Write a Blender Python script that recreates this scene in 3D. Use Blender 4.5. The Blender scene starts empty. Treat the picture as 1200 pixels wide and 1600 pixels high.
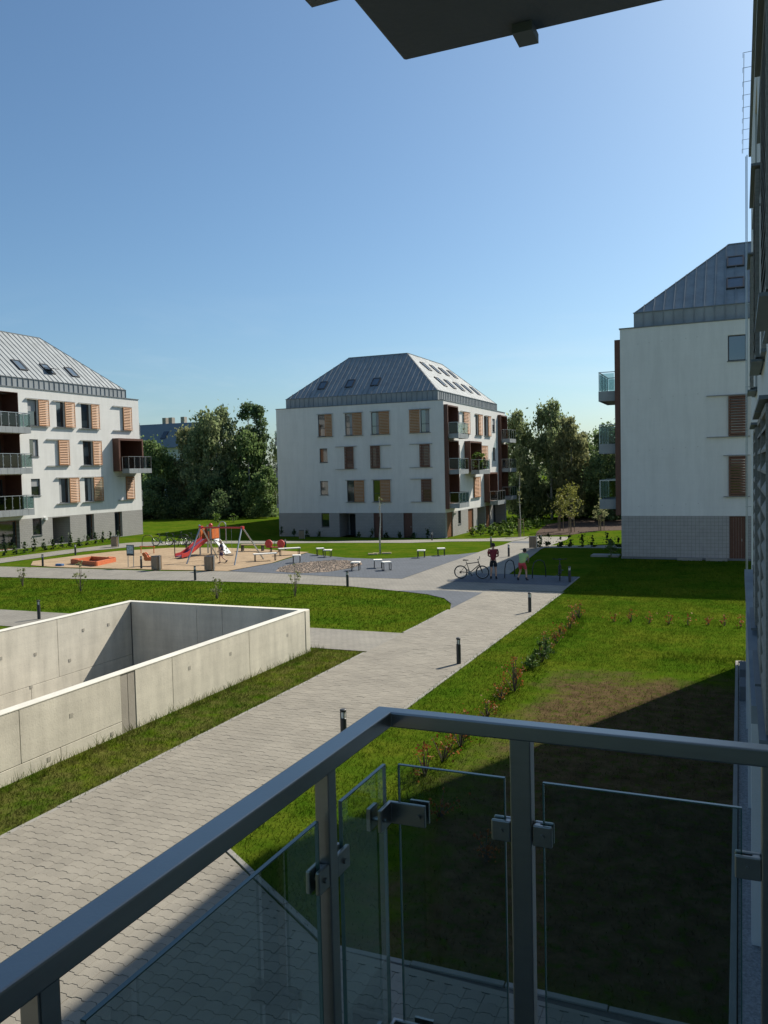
import bpy, bmesh, math, random
import numpy as np
from mathutils import Vector, Matrix
rnd = random.Random(7)
npr = np.random.default_rng(11)
sc = bpy.context.scene
COL = sc.collection

# ------------------------------------------------------------------ camera
cam_d = bpy.data.cameras.new('camera'); cam = bpy.data.objects.new('camera', cam_d); COL.objects.link(cam)
cam_d.sensor_fit = 'VERTICAL'; cam_d.sensor_height = 36.0; cam_d.lens = 29.25
cam_d.clip_start = 0.05; cam_d.clip_end = 6000
_right = Vector((0.91966, 0.39204, -0.02299)); _up = Vector((0.00147, 0.05510, 0.99848)); _back = Vector((0.39271, -0.91830, 0.05009))
cam.matrix_world = Matrix(((_right.x, _up.x, _back.x, 0), (_right.y, _up.y, _back.y, 0), (_right.z, _up.z, _back.z, 5.4), (0, 0, 0, 1)))
sc.camera = cam

# ------------------------------------------------------------------ sky, sun, exposure
SUN_AZ = math.radians(24.2); SUN_EL = math.radians(40.4)
world = bpy.data.worlds.new('World'); sc.world = world; world.use_nodes = True
wn = world.node_tree
sky = wn.nodes.new('ShaderNodeTexSky'); sky.sky_type = 'NISHITA'; sky.sun_disc = False
sky.sun_elevation = SUN_EL; sky.sun_rotation = SUN_AZ; sky.altitude = 100; sky.air_density = 1.0; sky.dust_density = 1.3; sky.ozone_density = 5.0
_L = wn.links.new
tint = wn.nodes.new('ShaderNodeMix'); tint.data_type = 'RGBA'; tint.blend_type = 'MULTIPLY'; tint.inputs[0].default_value = 1.0; tint.inputs[7].default_value = (0.87, 1.0, 0.99, 1); _L(sky.outputs[0], tint.inputs[6])
# thin high cloud lying low above the horizon all round
tcw = wn.nodes.new('ShaderNodeTexCoord'); mpw = wn.nodes.new('ShaderNodeMapping'); mpw.inputs['Scale'].default_value = (1.6, 1.6, 9.0); _L(tcw.outputs['Generated'], mpw.inputs[0])
nzw = wn.nodes.new('ShaderNodeTexNoise'); nzw.inputs['Scale'].default_value = 2.2; nzw.inputs['Detail'].default_value = 7; nzw.inputs['Roughness'].default_value = 0.6; nzw.inputs['Distortion'].default_value = 0.6; _L(mpw.outputs[0], nzw.inputs['Vector'])
rmw = wn.nodes.new('ShaderNodeMapRange'); rmw.inputs[1].default_value = 0.5; rmw.inputs[2].default_value = 0.78; rmw.inputs[4].default_value = 0.22; _L(nzw.outputs['Fac'], rmw.inputs[0])
spw = wn.nodes.new('ShaderNodeSeparateXYZ'); _L(tcw.outputs['Generated'], spw.inputs[0])
elw = wn.nodes.new('ShaderNodeMapRange'); elw.inputs[1].default_value = 0.22; elw.inputs[2].default_value = 0.05; _L(spw.outputs[2], elw.inputs[0])
mlw = wn.nodes.new('ShaderNodeMath'); mlw.operation = 'MULTIPLY'; _L(rmw.outputs[0], mlw.inputs[0]); _L(elw.outputs[0], mlw.inputs[1])
cld = wn.nodes.new('ShaderNodeMix'); cld.data_type = 'RGBA'; _L(mlw.outputs[0], cld.inputs[0]); _L(tint.outputs[2], cld.inputs[6]); cld.inputs[7].default_value = (7.6, 8.0, 8.2, 1)
_L(cld.outputs[2], wn.nodes['Background'].inputs[0]); wn.nodes['Background'].inputs[1].default_value = 0.088
sun_d = bpy.data.lights.new('sun', 'SUN'); sun = bpy.data.objects.new('sun', sun_d); COL.objects.link(sun)
sun_d.energy = 5.0; sun_d.angle = math.radians(0.53); sun_d.color = (1.0, 0.93, 0.80)
_sd = Vector((math.cos(SUN_EL)*math.sin(SUN_AZ), math.cos(SUN_EL)*math.cos(SUN_AZ), math.sin(SUN_EL)))
sun.rotation_euler = _sd.to_track_quat('Z', 'Y').to_euler(); sun.location = (30, 60, 60)
sc.view_settings.view_transform = 'Standard'; sc.view_settings.look = 'None'; sc.view_settings.gamma = 1.0
sc.view_settings.use_curve_mapping = False
sc.view_settings.exposure = 0.44

# ------------------------------------------------------------------ materials
MT = {}
def node(nt, t, **kw):
    n = nt.nodes.new(t)
    for k, v in kw.items(): setattr(n, k, v)
    return n
def pm(name, col, rough=0.7, metal=0.0, var=0.12, scale=3.0, bump=0.0, bscale=40.0, spec=0.5, col2=None, detail=5, stretch=None, coord='Object', fine=0.0):
    """principled material whose colour wanders between col and col2 (or darker / lighter col) by noise"""
    m = bpy.data.materials.new(name); m.use_nodes = True; nt = m.node_tree; b = nt.nodes['Principled BSDF']
    tc = node(nt, 'ShaderNodeTexCoord'); src = tc.outputs[coord]
    if coord == 'Object':
        geo = node(nt, 'ShaderNodeNewGeometry'); src = geo.outputs['Position']
    if stretch:
        mp = node(nt, 'ShaderNodeMapping'); mp.inputs['Scale'].default_value = stretch; nt.links.new(src, mp.inputs[0]); src = mp.outputs[0]
    nz = node(nt, 'ShaderNodeTexNoise'); nz.inputs['Scale'].default_value = scale; nz.inputs['Detail'].default_value = detail; nz.inputs['Roughness'].default_value = 0.62
    nt.links.new(src, nz.inputs['Vector'])
    cr = node(nt, 'ShaderNodeValToRGB'); cr.color_ramp.elements[0].position = 0.3; cr.color_ramp.elements[1].position = 0.72
    c2 = col2 or tuple(min(1, c*(1+var)) for c in col); c1 = col if col2 else tuple(c*(1-var) for c in col)
    cr.color_ramp.elements[0].color = (*c1, 1); cr.color_ramp.elements[1].color = (*c2, 1)
    nt.links.new(nz.outputs['Fac'], cr.inputs[0]); outc = cr.outputs[0]
    if fine:
        n3 = node(nt, 'ShaderNodeTexNoise'); n3.inputs['Scale'].default_value = bscale; n3.inputs['Detail'].default_value = 2
        nt.links.new(src, n3.inputs['Vector'])
        mr = node(nt, 'ShaderNodeMapRange'); mr.inputs[1].default_value = 0.25; mr.inputs[2].default_value = 0.75; mr.inputs[3].default_value = 1-fine; mr.inputs[4].default_value = 1+fine
        nt.links.new(n3.outputs['Fac'], mr.inputs[0])
        mx = node(nt, 'ShaderNodeVectorMath', operation='SCALE'); nt.links.new(outc, mx.inputs[0]); nt.links.new(mr.outputs[0], mx.inputs['Scale']); outc = mx.outputs[0]
    nt.links.new(outc, b.inputs['Base Color'])
    b.inputs['Roughness'].default_value = rough; b.inputs['Metallic'].default_value = metal; b.inputs['Specular IOR Level'].default_value = spec
    if bump:
        n2 = node(nt, 'ShaderNodeTexNoise'); n2.inputs['Scale'].default_value = bscale; n2.inputs['Detail'].default_value = 4
        nt.links.new(src, n2.inputs['Vector'])
        bp = node(nt, 'ShaderNodeBump'); bp.inputs['Strength'].default_value = bump; bp.inputs['Distance'].default_value = 0.02
        nt.links.new(n2.outputs['Fac'], bp.inputs['Height']); nt.links.new(bp.outputs[0], b.inputs['Normal'])
    MT[name] = m
    return m
def brickmat(name, c1, c2, mortar, bw, bh, ms, rough=0.8, axes=(0, 1), offset=0.5, var=0.15, bump=0.3, nscale=0.6):
    """paving / tile pattern for surfaces too far off to tell the pieces apart"""
    m = bpy.data.materials.new(name); m.use_nodes = True; nt = m.node_tree; b = nt.nodes['Principled BSDF']
    geo = node(nt, 'ShaderNodeNewGeometry'); sp = node(nt, 'ShaderNodeSeparateXYZ'); cb = node(nt, 'ShaderNodeCombineXYZ')
    nt.links.new(geo.outputs['Position'], sp.inputs[0]); nt.links.new(sp.outputs[axes[0]], cb.inputs[0]); nt.links.new(sp.outputs[axes[1]], cb.inputs[1])
    br = node(nt, 'ShaderNodeTexBrick'); br.offset = offset; br.inputs['Scale'].default_value = 1.0
    br.inputs['Brick Width'].default_value = bw; br.inputs['Row Height'].default_value = bh; br.inputs['Mortar Size'].default_value = ms
    br.inputs['Color1'].default_value = (*c1, 1); br.inputs['Color2'].default_value = (*c2, 1); br.inputs['Mortar'].default_value = (*mortar, 1)
    nt.links.new(cb.outputs[0], br.inputs['Vector'])
    nz = node(nt, 'ShaderNodeTexNoise'); nz.inputs['Scale'].default_value = nscale; nz.inputs['Detail'].default_value = 6; nz.inputs['Roughness'].default_value = 0.7
    nt.links.new(geo.outputs['Position'], nz.inputs['Vector'])
    mr = node(nt, 'ShaderNodeMapRange'); mr.inputs[1].default_value = 0.3; mr.inputs[2].default_value = 0.7; mr.inputs[3].default_value = 1-var; mr.inputs[4].default_value = 1+var
    nt.links.new(nz.outputs['Fac'], mr.inputs[0])
    mx = node(nt, 'ShaderNodeVectorMath', operation='SCALE'); nt.links.new(br.outputs['Color'], mx.inputs[0]); nt.links.new(mr.outputs[0], mx.inputs['Scale'])
    nt.links.new(mx.outputs[0], b.inputs['Base Color']); b.inputs['Roughness'].default_value = rough; b.inputs['Specular IOR Level'].default_value = 0.3
    if bump:
        bp = node(nt, 'ShaderNodeBump'); bp.inputs['Strength'].default_value = bump; bp.inputs['Distance'].default_value = 0.01; bp.invert = True
        nt.links.new(br.outputs['Fac'], bp.inputs['Height']); nt.links.new(bp.outputs[0], b.inputs['Normal'])
    MT[name] = m
    return m
def glassmat(name, tint, ior=1.5, rough=0.0):
    """thin clear sheet: fresnel reflection over tinted transmission"""
    m = bpy.data.materials.new(name); m.use_nodes = True; nt = m.node_tree; nt.nodes.remove(nt.nodes['Principled BSDF'])
    fr = node(nt, 'ShaderNodeFresnel'); fr.inputs[0].default_value = ior
    tr = node(nt, 'ShaderNodeBsdfTransparent'); tr.inputs[0].default_value = (*tint, 1)
    gl = node(nt, 'ShaderNodeBsdfGlossy'); gl.inputs['Roughness'].default_value = rough; gl.inputs[0].default_value = (0.95, 1, 0.98, 1)
    geo = node(nt, 'ShaderNodeNewGeometry'); iv = node(nt, 'ShaderNodeMath', operation='SUBTRACT'); iv.inputs[0].default_value = 1.0; nt.links.new(geo.outputs['Backfacing'], iv.inputs[1])
    fm = node(nt, 'ShaderNodeMath', operation='MULTIPLY'); nt.links.new(fr.outputs[0], fm.inputs[0]); nt.links.new(iv.outputs[0], fm.inputs[1])
    mx = node(nt, 'ShaderNodeMixShader'); nt.links.new(fm.outputs[0], mx.inputs[0]); nt.links.new(tr.outputs[0], mx.inputs[1]); nt.links.new(gl.outputs[0], mx.inputs[2])
    nt.links.new(mx.outputs[0], nt.nodes['Material Output'].inputs[0]); MT[name] = m
    return m
def leafmat(name, c1, c2, trans=0.35, scale=1.2):
    m = bpy.data.materials.new(name); m.use_nodes = True; nt = m.node_tree; b = nt.nodes['Principled BSDF']
    geo = node(nt, 'ShaderNodeNewGeometry'); nz = node(nt, 'ShaderNodeTexNoise'); nz.inputs['Scale'].default_value = scale; nz.inputs['Detail'].default_value = 4
    nt.links.new(geo.outputs['Position'], nz.inputs['Vector'])
    cr = node(nt, 'ShaderNodeValToRGB'); cr.color_ramp.elements[0].position = 0.35; cr.color_ramp.elements[1].position = 0.68
    cr.color_ramp.elements[0].color = (*c1, 1); cr.color_ramp.elements[1].color = (*c2, 1)
    nt.links.new(nz.outputs['Fac'], cr.inputs[0])
    hs = node(nt, 'ShaderNodeHueSaturation'); mr = node(nt, 'ShaderNodeMapRange'); mr.inputs[3].default_value = 0.7; mr.inputs[4].default_value = 1.35
    nt.links.new(geo.outputs['Random Per Island'], mr.inputs[0]); nt.links.new(mr.outputs[0], hs.inputs['Value']); nt.links.new(cr.outputs[0], hs.inputs['Color'])
    nt.links.new(hs.outputs[0], b.inputs['Base Color']); b.inputs['Roughness'].default_value = 0.6; b.inputs['Specular IOR Level'].default_value = 0.25
    tl = node(nt, 'ShaderNodeBsdfTranslucent'); nt.links.new(hs.outputs[0], tl.inputs[0])
    mx = node(nt, 'ShaderNodeMixShader'); mx.inputs[0].default_value = trans
    nt.links.new(b.outputs[0], mx.inputs[1]); nt.links.new(tl.outputs[0], mx.inputs[2]); nt.links.new(mx.outputs[0], nt.nodes['Material Output'].inputs[0])
    MT[name] = m
    return m

def concrete_mat(name, col, cloud=(0.84, 1.08), streak=(0.86, 1.04), board=(0.94, 1.03), pore=0.80):
    """cast concrete: cloudy tone, faint board lines and rain streaks, small pores"""
    m = bpy.data.materials.new(name); m.use_nodes = True; nt = m.node_tree; b = nt.nodes['Principled BSDF']; L = nt.links.new; geo = node(nt, 'ShaderNodeNewGeometry')
    def nz(scale, stretch, lo, hi, p0=0.3, p1=0.7, d=6):
        mp = node(nt, 'ShaderNodeMapping'); mp.inputs['Scale'].default_value = stretch; L(geo.outputs['Position'], mp.inputs[0])
        n = node(nt, 'ShaderNodeTexNoise'); n.inputs['Scale'].default_value = scale; n.inputs['Detail'].default_value = d; n.inputs['Roughness'].default_value = 0.65; L(mp.outputs[0], n.inputs['Vector'])
        r = node(nt, 'ShaderNodeMapRange'); r.inputs[1].default_value = p0; r.inputs[2].default_value = p1; r.inputs[3].default_value = lo; r.inputs[4].default_value = hi; L(n.outputs['Fac'], r.inputs[0]); return r.outputs[0], n.outputs['Fac']
    def mul(a, c):
        n = node(nt, 'ShaderNodeMath', operation='MULTIPLY'); L(a, n.inputs[0]); L(c, n.inputs[1]); return n.outputs[0]
    cloud, _ = nz(0.9, (1, 1, 1), *cloud); streak, _ = nz(2.6, (1, 1, 0.12), *streak, 0.35, 0.6); board, _ = nz(1.0, (0.15, 0.15, 7), *board); pore, pf = nz(28, (1, 1, 1), pore, 1.0, 0.28, 0.40, 2)
    f = mul(mul(cloud, streak), mul(board, pore)); sc_ = node(nt, 'ShaderNodeVectorMath', operation='SCALE'); sc_.inputs[0].default_value = col; L(f, sc_.inputs['Scale'])
    L(sc_.outputs[0], b.inputs['Base Color']); b.inputs['Roughness'].default_value = 0.85; b.inputs['Specular IOR Level'].default_value = 0.25
    bp = node(nt, 'ShaderNodeBump'); bp.inputs['Strength'].default_value = 0.15; bp.inputs['Distance'].default_value = 0.02; L(pf, bp.inputs['Height']); L(bp.outputs[0], b.inputs['Normal'])
    MT[name] = m
concrete_mat('render_white', (0.69, 0.683, 0.662), cloud=(0.96, 1.02), streak=(0.93, 1.01), board=(0.985, 1.01), pore=0.97)
pm('render_inner', (0.55, 0.54, 0.52), 0.9, var=0.05, scale=1)
pm('zinc', (0.285, 0.305, 0.315), 0.62, 0.12, var=0.14, scale=1.6, spec=0.12, stretch=(1, 1, 0.5))
pm('zinc_dark', (0.15, 0.165, 0.175), 0.5, 0.2, var=0.12, scale=2.0)
pm('wood_slat_shaded', (0.17, 0.075, 0.04), 0.6, var=0.2, scale=9, stretch=(1, 1, 4))  # slat wood with shade put into its colour, for closed shutters
pm('wood_slat', (0.42, 0.20, 0.085), 0.6, var=0.22, scale=9, stretch=(1, 1, 4))
pm('wood_panel', (0.105, 0.042, 0.026), 0.55, var=0.2, scale=4, stretch=(3, 3, 0.6))
pm('wood_door', (0.20, 0.085, 0.04), 0.5, var=0.2, scale=5, stretch=(3, 3, 0.6))
pm('frame_dark', (0.035, 0.037, 0.04), 0.45, var=0.08)
pm('pane_dark', (0.012, 0.016, 0.02), 0.04, var=0.1, spec=0.5); MT['pane_dark'].node_tree.nodes['Principled BSDF'].inputs['IOR'].default_value = 2.3
pm('curtain', (0.30, 0.31, 0.32), 0.9, var=0.1, scale=12, stretch=(1, 1, 0.05))
concrete_mat('concrete', (0.66, 0.615, 0.515))
pm('concrete_sunlit', (0.66, 0.635, 0.56), 0.85, var=0.1, scale=2.0, bump=0.2, bscale=40, spec=0.2)  # lighter concrete: sunlight on the wall tops put into the colour
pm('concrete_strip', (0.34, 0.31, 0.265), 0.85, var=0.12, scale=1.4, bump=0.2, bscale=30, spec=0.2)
pm('plug', (0.36, 0.335, 0.28), 0.85, var=0.1)
pm('joint', (0.20, 0.19, 0.175), 0.9)
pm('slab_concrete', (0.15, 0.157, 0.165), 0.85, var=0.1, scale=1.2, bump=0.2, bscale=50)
pm('steel', (0.30, 0.292, 0.28), 0.36, 0.9, var=0.05, scale=6, stretch=(1, 1, 8), bump=0.03, bscale=160)
pm('galvanised', (0.40, 0.42, 0.43), 0.4, 0.9, var=0.1, scale=8)
pm('black_metal', (0.018, 0.019, 0.021), 0.42, var=0.1, scale=8)
pm('anthracite', (0.03, 0.033, 0.037), 0.5, var=0.1, scale=6)
pm('rubber', (0.015, 0.015, 0.016), 0.8)
pm('lens', (0.75, 0.76, 0.74), 0.2, var=0.03)
pm('seat_white', (0.80, 0.77, 0.70), 0.6, var=0.06, scale=6)
pm('bin_wood', (0.36, 0.25, 0.16), 0.7, var=0.2, scale=6, stretch=(4, 4, 0.6))
pm('red_paint', (0.52, 0.045, 0.04), 0.4, var=0.1)
pm('orange_paint', (0.62, 0.16, 0.04), 0.45, var=0.1)
pm('orange_wood', (0.52, 0.13, 0.045), 0.6, var=0.15, scale=5)
pm('green_paint', (0.05, 0.38, 0.08), 0.4, var=0.1)
pm('purple_paint', (0.11, 0.06, 0.16), 0.3, var=0.1)
pm('blue_paint', (0.06, 0.16, 0.36), 0.4, var=0.1)
pm('board_print', (0.44, 0.50, 0.53), 0.4, var=0.45, scale=9)
pm('sand', (0.36, 0.265, 0.17), 0.95, var=0.17, scale=1.1, bump=0.6, bscale=7, spec=0.1, detail=8, fine=0.12)
pm('soil', (0.075, 0.05, 0.038), 0.95, var=0.25, scale=1.5, bump=0.8, bscale=8, spec=0.1, detail=8)
pm('pebble_base', (0.26, 0.20, 0.155), 0.9, var=0.35, scale=9, bump=0.7, bscale=12, spec=0.2, fine=0.3)
pm('pebble', (0.25, 0.20, 0.155), 0.8, var=0.4, scale=12, spec=0.3)
pm('gravel', (0.30, 0.30, 0.29), 0.9, var=0.35, scale=30, bump=0.8, bscale=40, spec=0.2)
pm('edging', (0.265, 0.252, 0.225), 0.85, var=0.1, scale=3, bump=0.2, bscale=60)
pm('paver', (0.258, 0.236, 0.196), 0.85, var=0.13, scale=0.8, bump=0.2, bscale=90, spec=0.25, detail=7, fine=0.07)
def block_tone(m, lo, hi):
    nt = m.node_tree; b = nt.nodes['Principled BSDF']; src = b.inputs['Base Color'].links[0].from_socket
    g_ = node(nt, 'ShaderNodeNewGeometry'); oi = node(nt, 'ShaderNodeObjectInfo'); a = node(nt, 'ShaderNodeMath', operation='ADD'); nt.links.new(g_.outputs['Random Per Island'], a.inputs[0]); nt.links.new(oi.outputs['Random'], a.inputs[1])
    f = node(nt, 'ShaderNodeMath', operation='FRACT'); nt.links.new(a.outputs[0], f.inputs[0]); r = node(nt, 'ShaderNodeMapRange'); r.inputs[3].default_value = lo; r.inputs[4].default_value = hi; nt.links.new(f.outputs[0], r.inputs[0])
    v = node(nt, 'ShaderNodeVectorMath', operation='SCALE'); nt.links.new(src, v.inputs[0]); nt.links.new(r.outputs[0], v.inputs['Scale']); nt.links.new(v.outputs[0], b.inputs['Base Color'])
block_tone(MT['paver'], 0.93, 1.06)
pm('paver_joint', (0.115, 0.105, 0.09), 0.95, var=0.2, scale=8)
brickmat('paving_far', (0.25, 0.233, 0.198), (0.222, 0.207, 0.178), (0.15, 0.14, 0.12), 0.2, 0.2, 0.008)
brickmat('paving_slate', (0.10, 0.113, 0.135), (0.085, 0.097, 0.115), (0.06, 0.065, 0.07), 0.2, 0.2, 0.008, var=0.12)
brickmat('plinth_front', (0.34, 0.325, 0.31), (0.31, 0.30, 0.285), (0.24, 0.23, 0.22), 0.30, 0.15, 0.012, axes=(0, 2), var=0.06)
brickmat('plinth_side', (0.34, 0.325, 0.31), (0.31, 0.30, 0.285), (0.24, 0.23, 0.22), 0.30, 0.15, 0.012, axes=(1, 2), var=0.06)
pm('tile', (0.35, 0.335, 0.32), 0.8, var=0.08, scale=3)
pm('grout', (0.19, 0.185, 0.18), 0.9)
pm('bark_birch', (0.42, 0.40, 0.36), 0.9, var=0.45, scale=5, stretch=(1, 1, 3))
pm('bark', (0.105, 0.08, 0.06), 0.9, var=0.3, scale=6)
pm('stake', (0.26, 0.19, 0.12), 0.85, var=0.2, scale=6)
pm('board_wood', (0.60, 0.47, 0.30), 0.75, var=0.15, scale=6)
pm('skin', (0.52, 0.30, 0.21), 0.6, var=0.05)
pm('skin_pale', (0.58, 0.37, 0.27), 0.6, var=0.05)
pm('shirt_red', (0.19, 0.018, 0.026), 0.85, var=0.12, scale=14)
pm('shorts_black', (0.016, 0.016, 0.02), 0.85, var=0.1)
pm('shirt_lime', (0.38, 0.52, 0.20), 0.85, var=0.1, scale=14)
pm('shorts_pink', (0.60, 0.07, 0.085), 0.85, var=0.1)
pm('shirt_navy', (0.03, 0.035, 0.07), 0.85, var=0.2, scale=14)
pm('skirt_violet', (0.07, 0.045, 0.12), 0.85, var=0.2)
pm('hair_dark', (0.022, 0.015, 0.011), 0.7)
pm('hair_fair', (0.50, 0.40, 0.27), 0.7)
pm('shoe', (0.04, 0.04, 0.045), 0.7)
pm('eye', (0.02, 0.018, 0.016), 0.2)
glassmat('glass', (0.80, 0.86, 0.84)); glassmat('glass_edge', (0.25, 0.55, 0.48)); glassmat('glass_far', (0.62, 0.70, 0.70))
leafmat('leaf_birch', (0.15, 0.20, 0.085), (0.29, 0.33, 0.17), 0.55); leafmat('leaf_dark', (0.08, 0.13, 0.055), (0.155, 0.215, 0.09), 0.5)
leafmat('leaf_mid', (0.105, 0.17, 0.06), (0.205, 0.28, 0.10), 0.55); leafmat('leaf_yellow', (0.19, 0.20, 0.045), (0.32, 0.31, 0.075))
leafmat('leaf_shrub', (0.045, 0.09, 0.018), (0.095, 0.16, 0.035)); leafmat('leaf_red', (0.19, 0.055, 0.018), (0.36, 0.14, 0.04), scale=4); leafmat('leaf_thuja', (0.035, 0.065, 0.022), (0.07, 0.11, 0.038)); leafmat('leaf_bright', (0.09, 0.16, 0.03), (0.18, 0.26, 0.05))
leafmat('leaf_olive', (0.16, 0.175, 0.08), (0.28, 0.29, 0.14), 0.55)
pm('wood_grey', (0.24, 0.225, 0.195), 0.7, var=0.2, scale=9, stretch=(1, 1, 4))

def grass_colour(m, blades):
    """lawn colour shared by the sheet and its blades: mown green, lighter streaks, a bare dry patch beside the terrace"""
    m.use_nodes = True; nt = m.node_tree; b = nt.nodes['Principled BSDF']; geo = node(nt, 'ShaderNodeNewGeometry'); L = nt.links.new
    pos = geo.outputs['Position']
    def noise(s, d=5, r=0.6):
        n = node(nt, 'ShaderNodeTexNoise'); n.inputs['Scale'].default_value = s; n.inputs['Detail'].default_value = d; n.inputs['Roughness'].default_value = r; L(pos, n.inputs['Vector']); return n.outputs['Fac']
    def ramp(f, a, c, p0=0.3, p1=0.7):
        r = node(nt, 'ShaderNodeValToRGB'); r.color_ramp.elements[0].position = p0; r.color_ramp.elements[1].position = p1
        r.color_ramp.elements[0].color = (*a, 1); r.color_ramp.elements[1].color = (*c, 1); L(f, r.inputs[0]); return r.outputs[0]
    def math_(op, a, c=None):
        n = node(nt, 'ShaderNodeMath', operation=op)
        for i, v in enumerate((a, c)):
            if v is None: continue
            if isinstance(v, (int, float)): n.inputs[i].default_value = v
            else: L(v, n.inputs[i])
        return n.outputs[0]
    def mix(f, a, c):
        n = node(nt, 'ShaderNodeMix', data_type='RGBA'); L(f, n.inputs[0]); L(a, n.inputs[6]); L(c, n.inputs[7]); return n.outputs[2]
    g = mix(ramp(noise(0.5, 4), (0,)*3, (1,)*3, 0.38, 0.64), ramp(noise(1.6, 6), (0.031, 0.075, 0.004), (0.062, 0.112, 0.008)), ramp(noise(4, 5), (0.056, 0.089, 0.006), (0.108, 0.134, 0.013)))
    dry = ramp(noise(3.0, 7, 0.7), (0.048, 0.034, 0.018), (0.135, 0.096, 0.05))
    sp = node(nt, 'ShaderNodeSeparateXYZ'); L(pos, sp.inputs[0])
    wob = math_('MULTIPLY', math_('SUBTRACT', noise(0.7, 5, 0.65), 0.5), 4.5)
    # distance outside the dry rectangle  x > -4.6, y < 22.3
    dx = math_('SUBTRACT', math_('ADD', -4.3, wob), sp.outputs[0]); dy = math_('SUBTRACT', sp.outputs[1], math_('ADD', 21.6, wob))
    d = math_('MAXIMUM', dx, dy); d = math_('MAXIMUM', d, math_('SUBTRACT', 8.0, sp.outputs[1]))
    f = node(nt, 'ShaderNodeMapRange'); f.inputs[1].default_value = -0.7; f.inputs[2].default_value = 0.5; f.inputs[3].default_value = 1.0; f.inputs[4].default_value = 0.0; L(d, f.inputs[0])
    fine = noise(6, 3); fac = math_('MULTIPLY', f.outputs[0], ramp(fine, (0.25,)*3, (1,)*3, 0.3, 0.5))
    c = mix(fac, g, dry)
    # thin worn strip by the ramp wall
    wx = math_('ABSOLUTE', math_('ADD', sp.outputs[0], 11.0)); ws = node(nt, 'ShaderNodeMapRange'); ws.inputs[1].default_value = 0.7; ws.inputs[2].default_value = 1.1; ws.inputs[3].default_value = 0.6; ws.inputs[4].default_value = 0; L(wx, ws.inputs[0])
    wy = node(nt, 'ShaderNodeMapRange'); wy.inputs[1].default_value = 23.0; wy.inputs[2].default_value = 22.2; L(sp.outputs[1], wy.inputs[0])
    fac2 = math_('MULTIPLY', math_('MULTIPLY', ws.outputs[0], wy.outputs[0]), ramp(noise(2.5, 6), (0,)*3, (1,)*3, 0.36, 0.58))
    straw = ramp(noise(9, 4), (0.085, 0.078, 0.022), (0.15, 0.125, 0.05))
    c = mix(fac2, c, straw)
    if blades:
        hs = node(nt, 'ShaderNodeHueSaturation'); mr = node(nt, 'ShaderNodeMapRange'); mr.inputs[3].default_value = 0.75; mr.inputs[4].default_value = 1.4
        L(geo.outputs['Random Per Island'], mr.inputs[0]); L(mr.outputs[0], hs.inputs['Value']); L(c, hs.inputs['Color']); c = hs.outputs[0]
        tl = node(nt, 'ShaderNodeBsdfTranslucent'); L(c, tl.inputs[0]); ms = node(nt, 'ShaderNodeMixShader'); ms.inputs[0].default_value = 0.35
        L(b.outputs[0], ms.inputs[1]); L(tl.outputs[0], ms.inputs[2]); L(ms.outputs[0], nt.nodes['Material Output'].inputs[0])
    else:
        bp = node(nt, 'ShaderNodeBump'); bp.inputs['Strength'].default_value = 0.7; bp.inputs['Distance'].default_value = 0.05
        L(noise(14, 5, 0.7), bp.inputs['Height']); L(bp.outputs[0], b.inputs['Normal'])
    L(c, b.inputs['Base Color']); b.inputs['Roughness'].default_value = 0.85; b.inputs['Specular IOR Level'].default_value = 0.0
MT['lawn'] = bpy.data.materials.new('lawn'); grass_colour(MT['lawn'], False)
MT['blades'] = bpy.data.materials.new('blades'); grass_colour(MT['blades'], True)

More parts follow.
